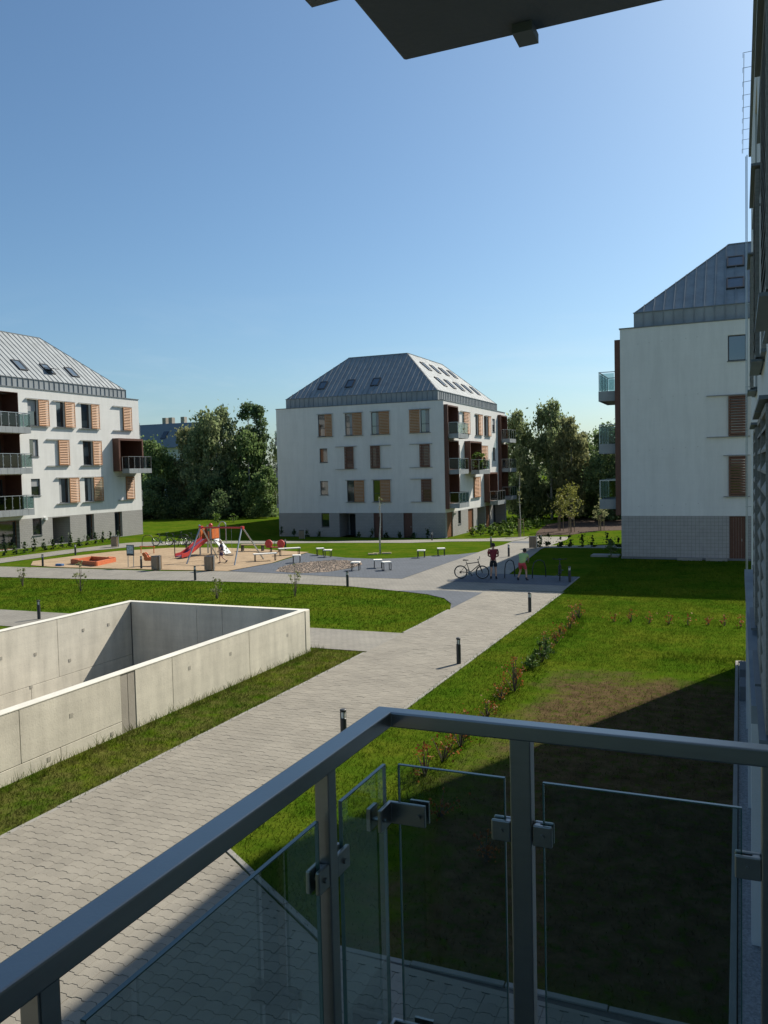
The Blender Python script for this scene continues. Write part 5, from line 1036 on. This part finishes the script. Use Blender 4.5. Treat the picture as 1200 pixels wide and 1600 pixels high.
for sx in (-0.62, 0.62): MB().bar((sx, -0.19, 0.385), (sx, 0.19, 0.385), 0.04, 0.03).bar((sx, -0.19, 0.015), (sx, 0.19, 0.015), 0.04, 0.03).box(sx-0.02, sx+0.02, -0.2, -0.17, 0.03, 0.37).box(sx-0.02, sx+0.02, 0.17, 0.2, 0.03, 0.37).build('leg_frame', 'black_metal', bn)
for i, (x, y, rz, lb) in enumerate(((-26.75, 43.85, 0.72, 'white bench nearest the swing at the edge of the sand'), (-27.0, 47.3, 0.75, 'white bench farther back at the edge of the sand'))): place(bn, i == 0, (x, y, 0.03), rz, lb)
tb = empty('bench', (-31.0, 49.2, 0.03), 0.15, 'long low dark framed bench behind the swing', 'bench')
MB().box(-0.85, 0.85, -0.22, 0.22, 0.40, 0.45).build('seat', 'bin_wood', tb, bevel=0.006)
for sx in (-0.75, 0.75): MB().box(sx-0.03, sx+0.03, -0.2, 0.2, 0.0, 0.40).build('leg', 'black_metal', tb)
bi = empty('litter_bin', label='x', cat='litter bin', group='slatted litter bins')
MB().box(-0.2, 0.2, -0.17, 0.17, 0.06, 0.74).build('liner', 'anthracite', bi)
for k in range(5):
    for sy in (-0.19, 0.175): MB().box(-0.23+k*0.094, -0.23+k*0.094+0.08, sy, sy+0.018, 0.05, 0.78).build('slat', 'bin_wood', bi)
for k in range(4):
    for sx in (-0.235, 0.217): MB().box(sx, sx+0.018, -0.17+k*0.088, -0.17+k*0.088+0.075, 0.05, 0.78).build('slat', 'bin_wood', bi)
MB().box(0.25, 0.3, -0.05, 0.05, 0, 0.86).build('post', 'galvanised', bi); MB().box(-0.24, 0.24, -0.2, 0.2, 0.79, 0.81).build('lid', 'anthracite', bi)
for i, (x, y, lb) in enumerate(((-30.55, 38.3, 'slatted litter bin beside the orange spring rider'), (-27.25, 38.75, 'slatted litter bin in front of the swing'), (-12.6, 54.4, 'slatted litter bin on the far path by the little conifers'), (-43.9, 50.2, 'slatted litter bin near the doors of the left building'), (-37.2, 67.5, 'slatted litter bin in shade before the middle building'))):
    place(bi, i == 0, (x, y, gz(x, y)+0.02), 0.2*(i-1), lb)

# ------------------------------------------------------------------ playground
sb = wempty('sandbox', (-37.1, 40.5, 0.03), label='orange wooden sandbox with corner seats on the sand', cat='sandbox')
q = [(-38.3, 39.75), (-35.6, 39.0), (-36.15, 41.4), (-38.5, 41.8)]
for k in range(4):
    a, b = Vector((*q[k], 0)), Vector((*q[(k+1) % 4], 0)); d = (b-a).normalized(); n = Vector((-d.y, d.x, 0))*0.12
    MB().hexa([a+Vector((0, 0, .02)), b+Vector((0, 0, .02)), b+n+Vector((0, 0, .02)), a+n+Vector((0, 0, .02)), a+Vector((0, 0, .30)), b+Vector((0, 0, .30)), b+n+Vector((0, 0, .30)), a+n+Vector((0, 0, .30))]).build('side_board', 'orange_wood', sb, bevel=0.01)
for k in (0, 2):
    a = Vector((*q[k], 0)); u = (Vector((*q[(k+1) % 4], 0))-a)*0.33; v = (Vector((*q[(k+3) % 4], 0))-a)*0.33
    MB().poly([tuple(a+Vector((0, 0, .306))), tuple(a+u+Vector((0, 0, .306))), tuple(a+v+Vector((0, 0, .306)))]).poly([tuple(a+Vector((0, 0, .335))), tuple(a+u+Vector((0, 0, .335))), tuple(a+v+Vector((0, 0, .335)))]).build('corner_seat', 'orange_wood', sb)
ib = wempty('information_board', (-33.0, 39.0, 0.02), label='small grey information board on two posts before the playground', cat='sign')
for x in (-33.2, -32.8): MB().tube([(x, 39.02, 0), (x, 39.08, 1.35)], 0.022, 8).build('post', 'galvanised', ib)
MB().box(-33.26, -32.72, 39.0, 39.03, 0.72, 1.36).build('frame', 'anthracite', ib); MB().box(-33.22, -32.76, 38.992, 38.999, 0.84, 1.32).build('panel', 'board_print', ib)
def spring(m, x, y, h, r=0.09, turns=5):
    m.tube([(x+r*math.cos(t*0.5), y+r*math.sin(t*0.5), h*t/(turns*12.56)) for t in range(int(turns*12.56)+1)], 0.016, 6)
sr = empty('spring_rider', (-32.2, 40.0, 0.03), 0.15, 'orange spring rider shaped like an animal, behind a bollard light', 'spring rider')
m = MB(); spring(m, 0, 0, 0.3); m.build('spring', 'black_metal', sr)
pr = [(-0.5, 0.38), (-0.42, 0.30), (0.35, 0.30), (0.52, 0.42), (0.42, 0.60), (0.28, 0.5), (-0.22, 0.5), (-0.34, 0.72), (-0.46, 0.82), (-0.62, 0.74), (-0.56, 0.6), (-0.5, 0.55)]
for y in (-0.12, 0.08):
    m = MB(); kk = len(pr); m.v = [(x, y, z) for x, z in pr]+[(x, y+0.04, z) for x, z in pr]; m.f = [tuple(range(kk)), tuple(range(2*kk-1, kk-1, -1))]+[(i, (i+1) % kk, kk+(i+1) % kk, kk+i) for i in range(kk)]; m.build('side_panel', 'orange_paint', sr)
MB().box(-0.15, 0.22, -0.16, 0.16, 0.5, 0.54).build('seat', 'orange_paint', sr); MB().tube([(-0.3, -0.22, 0.66), (-0.3, 0.22, 0.66)], 0.018, 8).build('handle', 'black_metal', sr)
rr = empty('spring_rider', (-29.1, 49.0, 0.03), 0.1, 'red two seat spring rider behind the white benches', 'spring rider')
for x in (-0.3, 0.3):
    m = MB(); spring(m, x, 0, 0.28, 0.07); m.build('spring', 'black_metal', rr)
    m = MB(); m.tube([(x*1.5, -0.05, 0.55), (x*1.5, 0.05, 0.55)], 0.27, 16); m.build('side_panel', 'red_paint', rr)
MB().box(-0.6, 0.6, -0.13, 0.13, 0.28, 0.33).build('seat_board', 'red_paint', rr); MB().tube([(0, 0, 0.33), (0, 0, 0.7), (0.2, 0, 0.75)], 0.02, 6).build('handle', 'black_metal', rr)
sw = wempty('swing', (-29.2, 42.9, 0.03), label='metal swing frame with red top beam beside the slide tower', cat='swing')
ZS = 2.12
for x, e in ((-27.72, 1), (-30.72, -1)):
    for s in (-1, 1): MB().tube([(x+(0.45 if e > 0 else 0.05), 42.9+s*1.65, 0), (x, 42.9+s*0.06, ZS)], 0.045, 10).build('leg', 'galvanised', sw)
    MB().box(x-0.09, x+0.09, 42.8, 43.0, ZS-0.09, ZS+0.09).build('joint', 'red_paint', sw)
MB().tube([(-30.72, 42.9, ZS), (-27.72, 42.9, ZS)], 0.045, 10).build('beam', 'red_paint', sw)
for x in (-29.9, -28.7):
    m = MB()
    for d in (-0.2, 0.2): m.tube([(x+d, 42.9, ZS-0.04), (x+d, 42.9, 0.45)], 0.008, 5)
    st_ = MB().box(x-0.24, x+0.24, 42.8, 43.0, 0.41, 0.45).build('seat', 'rubber', sw); m.build('chains', 'galvanised', st_)
sd = wempty('slide_tower', (-32.9, 46.8, 0.03), label='colourful slide tower with red slide and climbing ramp', cat='slide')
for x in (-33.35, -32.45):
    for y in (46.4, 47.3): MB().tube([(x, y, 0), (x, y, 1.95)], 0.05, 10).build('post', 'galvanised', sd)
MB().box(-33.4, -32.4, 46.35, 47.35, 1.0, 1.06).build('platform', 'anthracite', sd)
MB().box(-33.30, -32.5, 47.26, 47.3, 1.1, 1.85).build('back_panel', 'green_paint', sd)
for x in (-33.42, -32.38): MB().box(x-0.02, x+0.02, 46.4, 47.3, 1.1, 1.75).build('side_panel', 'orange_paint', sd)
for x in (-33.28, -32.62): MB().box(x, x+0.12, 46.3, 46.34, 0.95, 1.6).build('front_panel', 'orange_paint', sd)
MB().ball((-32.45, 46.4, 2.0), 0.14).build('knob', 'red_paint', sd); MB().ball((-33.35, 46.4, 1.97), 0.07).build('knob', 'blue_paint', sd)
MB().torus((-31.85, 46.9, 1.95), 0.26, 0.035, 'Y', 14, 8, 0, math.pi).tube([(-31.59, 46.9, 1.95), (-31.59, 46.9, 0.9)], 0.035, 8).tube([(-32.11, 46.9, 1.95), (-32.11, 46.9, 0.9)], 0.035, 8).build('arch', 'galvanised', sd)
bed = [(-32.9, 46.35, 1.04), (-32.95, 45.7, 0.80), (-33.0, 44.7, 0.38), (-33.05, 44.2, 0.20), (-33.1, 43.7, 0.16)]
def strip(m, pts, w0, w1, h0, h1):
    for a, b in zip(pts[:-1], pts[1:]):
        A, B = Vector(a), Vector(b); d = (B-A); d.z = 0; d.normalize(); s = Vector((d.y, -d.x, 0))
        m.hexa([A+s*w0+Vector((0, 0, h0)), A+s*w1+Vector((0, 0, h0)), B+s*w1+Vector((0, 0, h0)), B+s*w0+Vector((0, 0, h0)), A+s*w0+Vector((0, 0, h1)), A+s*w1+Vector((0, 0, h1)), B+s*w1+Vector((0, 0, h1)), B+s*w0+Vector((0, 0, h1))])
    return m
strip(MB(), bed, -0.24, 0.24, 0, 0.03).build('slide_bed', 'purple_paint', sd); strip(MB(), bed, -0.3, -0.242, -0.06, 0.2).build('slide_side', 'red_paint', sd); strip(MB(), bed, 0.242, 0.3, -0.06, 0.2).build('slide_side', 'red_paint', sd)
for x, y, h in ((-33.2, 44.3, 0.18), (-32.85, 44.3, 0.18)): MB().tube([(x, y, 0), (x, y, h)], 0.03, 6).build('slide_leg', 'galvanised', sd)
cr = MB().hexa([(-32.35, 46.5, 1.02), (-32.35, 47.2, 1.02), (-31.45, 47.2, 0.05), (-31.45, 46.5, 0.05), (-32.31, 46.5, 1.06), (-32.31, 47.2, 1.06), (-31.41, 47.2, 0.09), (-31.41, 46.5, 0.09)]).build('climbing_ramp', 'ramp_grey', sd)
for k in range(8):
    t = 0.12+0.11*k; y = 46.65+0.4*((k*37) % 3)/2; p = Vector((-32.31+0.9*t, y, 1.06-0.97*t)); MB().tube([p, p+Vector((0.03, 0, 0.03))], 0.05, 8).build('grip', 'anthracite', cr)
for (x, y, lb) in ((-34.6, 45.3, 'slim dark post on the sand left of the slide tower'),): tag(MB().lathe([(0.03, 0), (0.03, 1.05), (0.02, 1.07)], (0, 0, 0), 10).build('play_post', 'black_metal'), lb, 'post').location = (x, y, 0.03)
bm_ = wempty('balance_beam', (-37.5, 46.4, 0.03), label='low metal balance bars on the sand behind the information board', cat='play equipment')
for x in (-38.3, -37.2): MB().tube([(x, 46.4, 0), (x, 46.4, 0.5)], 0.03, 8).build('post', 'orange_paint', bm_)
MB().tube([(-38.4, 46.4, 0.5), (-37.1, 46.4, 0.5)], 0.03, 8).build('bar', 'orange_paint', bm_)
tg = tag(MB().box(-0.25, 0.25, -0.12, 0.12, 0.0, 0.12).build('crate', 'blue_paint', bevel=0.02), 'small blue grey box lying on the sand before the sandbox', 'box'); tg.location = (-38.2, 38.75, 0.03)

# ------------------------------------------------------------------ bicycles and racks
def bicycle(frame='black_metal'):
    b = empty('bicycle', label='x', cat='bicycle'); R = 0.33
    for x in (-0.53, 0.53):
        w = MB().torus((x, 0, R), R-0.022, 0.024, 'Y', 28, 8).build('wheel', 'rubber', b)
        MB().torus((x, 0, R), R-0.05, 0.012, 'Y', 28, 6).build('rim', 'galvanised', w)
        s = MB()
        for k in range(14): a = k*math.pi/7; s.tube([(x, 0.02*(-1)**k, R), (x+(R-0.05)*math.cos(a), 0, R+(R-0.05)*math.sin(a))], 0.0022, 3, False)
        s.build('spokes', 'galvanised', w); MB().tube([(x, -0.05, R), (x, 0.05, R)], 0.022, 10).build('hub', 'black_metal', w)
    bb = (-0.08, 0, 0.30); st = (-0.24, 0, 0.82); hd = (0.36, 0, 0.82); hb = (0.39, 0, 0.70); rx = (-0.53, 0, R)
    f = MB().tube([bb, st], 0.018, 8).tube([(-0.22, 0, 0.74), hd], 0.02, 8).tube([bb, hb], 0.022, 8).tube([(0.34, 0, 0.88), hb], 0.022, 8)
    for y in (-0.05, 0.05): f.tube([(bb[0], y*0.6, bb[2]), (rx[0], y, rx[2])], 0.011, 6).tube([(-0.225, y*0.4, 0.74), (rx[0], y, rx[2])], 0.010, 6)
    f.build('frame', frame, b)
    fk = MB()
    for y in (-0.055, 0.055): fk.tube([(0.40, y, 0.68), (0.53, y, R)], 0.016, 8)
    fk.bar((0.40, -0.07, 0.69), (0.40, 0.07, 0.69), 0.04).build('fork', frame, b)
    MB().tube([st, (-0.255, 0, 0.9)], 0.014, 8).build('seat_post', 'galvanised', b)
    m = MB().hexa([(-0.40, -0.075, 0.9), (-0.12, -0.02, 0.905), (-0.12, 0.02, 0.905), (-0.40, 0.075, 0.9), (-0.40, -0.07, 0.955), (-0.12, -0.015, 0.935), (-0.12, 0.015, 0.935), (-0.40, 0.07, 0.955)]); m.build('saddle', 'rubber', b, bevel=0.012)
    MB().tube([(0.345, 0, 0.87), (0.33, 0, 0.96), (0.41, 0, 0.99)], 0.016, 8).build('stem', 'black_metal', b)
    h = MB().tube([(0.36, -0.33, 1.02), (0.40, -0.12, 1.0), (0.41, 0, 0.99), (0.40, 0.12, 1.0), (0.36, 0.33, 1.02)], 0.013, 8).build('handlebar', 'black_metal', b)
    for s in (-1, 1): MB().tube([(0.365, s*0.33, 1.02), (0.38, s*0.22, 1.012)], 0.02, 8).build('grip', 'rubber', h)
    c = MB().tube([(bb[0], -0.06, 0.3), (bb[0], -0.065, 0.3)], 0.1, 18).build('chainring', 'galvanised', b)
    MB().bar((bb[0], -0.08, 0.3), (bb[0]+0.12, -0.08, 0.19), 0.02).box(bb[0]+0.08, bb[0]+0.17, -0.17, -0.09, 0.175, 0.2).build('crank', 'black_metal', c); MB().bar((bb[0], 0.07, 0.3), (bb[0]-0.12, 0.07, 0.41), 0.02).box(bb[0]-0.17, bb[0]-0.08, 0.08, 0.16, 0.395, 0.42).build('crank', 'black_metal', c)
    MB().tube([(rx[0], -0.055, R), (rx[0], -0.06, R)], 0.055, 12).build('sprocket', 'black_metal', b); MB().bar((bb[0], -0.062, 0.4), (rx[0], -0.062, R+0.05), 0.006).bar((bb[0], -0.062, 0.2), (rx[0], -0.062, R-0.05), 0.006).build('chain', 'black_metal', b)
    return b
bk = bicycle(); BG = 'bicycles'
place(bk, True, (-12.0, 38.75, 0.026), 0.12, 'dark mountain bicycle standing beside the person in the red shirt', BG)
bk.rotation_euler = (0.10, 0, 0.14)
place(bk, False, (-7.85, 39.45, 0.026), -1.38, 'dark bicycle seen end on in the rack at the lawn edge', BG)
place(bk, False, (-40.6, 51.7, 0.024), 0.3, 'dark bicycle in the far rack, first from the left', BG)
place(bk, False, (-39.6, 52.1, 0.024), 0.5, 'dark bicycle in the far rack, second from the left', BG)
place(bk, False, (-38.3, 52.6, 0.024), 0.4, 'dark bicycle in the far rack, third from the left', BG)
hp = empty('bike_rack', label='x', cat='bike rack', group='bicycle hoops')
MB().tube([(-0.42, 0, -0.05), (-0.40, 0, 0.45), (-0.30, 0, 0.74), (-0.1, 0, 0.84), (0.1, 0, 0.84), (0.30, 0, 0.74), (0.40, 0, 0.45), (0.42, 0, -0.05)], 0.024, 8).build('hoop', 'black_metal', hp, smooth=True)
MB().lathe([(0.07, 0), (0.07, 0.012)], (-0.42, 0, 0), 12).build('foot_plate', 'black_metal', hp); MB().lathe([(0.07, 0), (0.07, 0.012)], (0.42, 0, 0), 12).build('foot_plate', 'black_metal', hp)
for i, (x, y, rz, lb) in enumerate(((-10.35, 39.7, 1.2, 'dark hoop rack between the two people in the bicycle bay'), (-8.95, 39.9, 0.9, 'dark hoop rack right of the person in the lime shirt'), (-41.6, 51.2, 0.7, 'dark hoop rack at the left end of the far bicycles'), (-39.0, 52.2, 0.8, 'dark hoop rack in the middle of the far bicycles'), (-37.3, 53.0, 0.8, 'dark hoop rack at the right end of the far bicycles'))):
    place(hp, i == 0, (x, y, 0.026), rz, lb)
# ------------------------------------------------------------------ people
def skin_mesh(verts, edges, radii, root, sub=2):
    """continuous surface grown round a joint skeleton"""
    me = bpy.data.meshes.new('tmp'); me.from_pydata(verts, edges, []); ob = bpy.data.objects.new('tmp', me); COL.objects.link(ob)
    md = ob.modifiers.new('skin', 'SKIN'); md.use_smooth_shade = True
    for i, sv in enumerate(me.skin_vertices[0].data): r = radii[i]; sv.radius = r if isinstance(r, tuple) else (r, r); sv.use_root = (i == root)
    sb_ = ob.modifiers.new('sub', 'SUBSURF'); sb_.levels = sub; sb_.render_levels = sub
    dg = bpy.context.evaluated_depsgraph_get(); ev = ob.evaluated_get(dg); out = bpy.data.meshes.new_from_object(ev)
    V = [tuple(v.co) for v in out.vertices]; F = [tuple(p.vertices) for p in out.polygons]
    bpy.data.objects.remove(ob); bpy.data.meshes.remove(me); bpy.data.meshes.remove(out)
    return V, F
def add(m, VF): k = len(m.v); m.v += VF[0]; m.f += [tuple(i+k for i in f) for f in VF[1]]
def person(label, loc, rz, J, s, mats, hair_long=False, group='people on the paths', skirt=False):
    """J: joint positions for a 1.75 m figure facing +x; s scales the whole figure"""
    t = empty('person', loc, rz, label, 'person', group); Jv = {k: Vector(v)*s for k, v in J.items()}; r = lambda q: q*s
    names = ['pelvis', 'waist', 'chest', 'neck', 'headb', 'headc', 'headt']; V = [Jv['pelvis'], Jv['waist'], Jv['chest'], Jv['neck'], Jv['head']+Vector((0, 0, -0.05))*s, Jv['head']+Vector((0, 0, 0.03))*s, Jv['head']+Vector((0, 0, 0.10))*s]
    R = [(r(.14), r(.10)), (r(.12), r(.085)), (r(.12), r(.085)), r(.052), r(.075), r(.095), r(.065)]; E = [(0, 1), (1, 2), (2, 3), (3, 4), (4, 5), (5, 6)]
    for sd_ in ('L', 'R'):
        k = len(V); V += [Jv['sho'+sd_], Jv['elb'+sd_], Jv['wri'+sd_], Jv['wri'+sd_]+(Jv['wri'+sd_]-Jv['elb'+sd_]).normalized()*0.07*s]; R += [r(.06), r(.042), r(.03), (r(.036), r(.02))]; E += [(2, k), (k, k+1), (k+1, k+2), (k+2, k+3)]
        k = len(V); V += [Jv['hip'+sd_], Jv['kne'+sd_], Jv['ank'+sd_], Jv['ank'+sd_]+Jv['toe'+sd_]]; R += [r(.088), r(.058), r(.04), r(.035)]; E += [(0, k), (k, k+1), (k+1, k+2), (k+2, k+3)]
    m = MB(); add(m, skin_mesh(V, E, R, 0))
    for sd_ in ('L', 'R'):   # five unequal, slightly bent fingers rooted in each palm
        w = Jv['wri'+sd_]; d = (w-Jv['elb'+sd_]).normalized(); sx = d.cross(Vector((1, 0, 0))); sx = sx.normalized() if sx.length > .1 else Vector((0, 1, 0)); fw = sx.cross(d).normalized()
        for q, (off, ln) in enumerate(((-.03, .062), (-.01, .075), (.01, .07), (.028, .055))):
            a = w+d*0.06*s+fw*off*s; m.tube([a, a+d*ln*.55*s, a+(d*ln*.95+sx*0.015)*s], [.0095*s, .0085*s, .006*s], 6)
        a = w+d*0.02*s+fw*0.03*s; m.tube([a, a+(fw*0.03+d*0.02)*s, a+(fw*0.035+d*0.055)*s], [.011*s, .0095*s, .007*s], 6)
    h = Jv['head']; f = Vector(J.get('face', (1, 0, 0))).normalized(); sdv = Vector((-f.y, f.x, 0))
    m.ball(tuple(h+f*0.098*s+Vector((0, 0, -0.01))*s), .018*s, None, .025*s, 8, 6)
    for d in (-1, 1): m.ball(tuple(h+sdv*d*0.09*s), .014*s, .02*s, .032*s, 8, 6)
    body = m.build('body', mats['skin'], t, smooth=True)
    e = MB()
    for d in (-1, 1): e.ball(tuple(h+f*0.088*s+sdv*d*0.034*s+Vector((0, 0, 0.022))*s), .012*s, None, .009*s, 8, 6)
    e.build('eyes', 'eye', t); MB().ball(tuple(h+f*0.088*s+Vector((0, 0, -0.05))*s), .01*s, .024*s, .006*s, 8, 6).build('mouth', 'red_paint', t)
    hm = MB(); hm.ball(tuple(h-f*0.02*s+Vector((0, 0, 0.05))*s), .108*s, .1*s, .105*s, 14, 10)
    if hair_long: hm.ball(tuple(h-f*0.07*s+Vector((0, 0, -0.07))*s), .06*s, .075*s, .14*s, 12, 8)
    hm.build('hair', mats['hair'], t, smooth=True)
    up = lambda a, b, q: a+(b-a)*q
    V = [up(Jv['pelvis'], Jv['waist'], -.30), Jv['waist'], Jv['chest'], up(Jv['chest'], Jv['neck'], .65)]; R = [(r(.185), r(.145)), (r(.17), r(.135)), (r(.195), r(.155)), r(.085)]; E = [(0, 1), (1, 2), (2, 3)]
    for sd_ in ('L', 'R'): k = len(V); V += [Jv['sho'+sd_], up(Jv['sho'+sd_], Jv['elb'+sd_], .72)]; R += [r(.09), r(.07)]; E += [(2, k), (k, k+1)]
    m = MB(); add(m, skin_mesh(V, E, R, 0)); m.build('shirt', mats['shirt'], t, smooth=True)
    V = [up(Jv['pelvis'], Jv['waist'], .35), Jv['pelvis']]; R = [(r(.155), r(.118)), (r(.168), r(.13))]; E = [(0, 1)]
    for sd_ in ('L', 'R'): k = len(V); V += [Jv['hip'+sd_], up(Jv['hip'+sd_], Jv['kne'+sd_], .8)]; R += [r(.108), r(.098)]; E += [(1, k), (k, k+1)]
    m = MB(); add(m, skin_mesh(V, E, R, 1)); m.build('shorts', mats['shorts'], t, smooth=True)
    for sd_ in ('L', 'R'):
        a = Jv['ank'+sd_]; td = Jv['toe'+sd_]; m = MB(); m.tube([a+Vector((0, 0, .03))*s-td*.25, a+td*.3+Vector((0, 0, -.03))*s, a+td*1.15+Vector((0, 0, -.01))*s], [.045*s, .05*s, .038*s], 8); m.build('shoe', mats['shoe'], t, smooth=True)
    return t
stand = dict(pelvis=(0, 0, .93), waist=(0, 0, 1.08), chest=(0.01, 0, 1.32), neck=(.02, 0, 1.48), head=(.04, 0, 1.62), shoL=(0, .19, 1.40), elbL=(.06, .25, 1.13), wriL=(.26, .14, 1.06), shoR=(0, -.19, 1.40), elbR=(.06, -.25, 1.13), wriR=(.26, -.14, 1.06),
             hipL=(0, .09, .88), kneL=(.02, .10, .48), ankL=(0, .12, .08), toeL=(.15, .02, -.04), hipR=(0, -.09, .88), kneR=(.02, -.11, .48), ankR=(0, -.13, .08), toeR=(.15, -.02, -.04))
bend = dict(stand, pelvis=(-.10, 0, .84), waist=(-.02, 0, 1.0), chest=(.14, 0, 1.19), neck=(.25, 0, 1.32), head=(.34, 0, 1.42), shoL=(.14, .19, 1.25), elbL=(.34, .20, 1.03), wriL=(.50, .12, .90), shoR=(.14, -.19, 1.25), elbR=(.34, -.20, 1.03), wriR=(.50, -.12, .90),
            hipL=(-.08, .10, .80), kneL=(.10, .14, .46), ankL=(-.10, .22, .08), hipR=(-.08, -.10, .80), kneR=(.12, -.14, .47), ankR=(-.02, -.20, .08))
walk = dict(stand, head=(.06, 0, 1.62), elbL=(.06, .24, 1.13), wriL=(.22, .22, .95), elbR=(-.12, -.24, 1.13), wriR=(-.10, -.25, .88), kneL=(-.05, .09, .46), ankL=(-.38, .09, .19), toeL=(.12, 0, -.10), kneR=(.16, -.09, .49), ankR=(.14, -.09, .08))
person('person seen from behind in dark red shirt and black shorts beside the bicycle', (-10.97, 38.97, 0.026), 1.75, stand, 0.985, dict(skin='skin', hair='hair_dark', shirt='shirt_red', shorts='shorts_black', shoe='shoe'))
person('person in lime shirt and red shorts bending forward in the bicycle bay', (-9.5, 38.85, 0.026), 1.45, bend, 0.95, dict(skin='skin', hair='hair_dark', shirt='shirt_lime', shorts='shorts_pink', shoe='shoe'))
person('fair haired person in dark clothes walking across the sand by the swing', (-28.65, 42.0, 0.03), -2.6, walk, 0.80, dict(skin='skin_pale', hair='hair_fair', shirt='shirt_navy', shorts='skirt_violet', shoe='shoe'), hair_long=True)
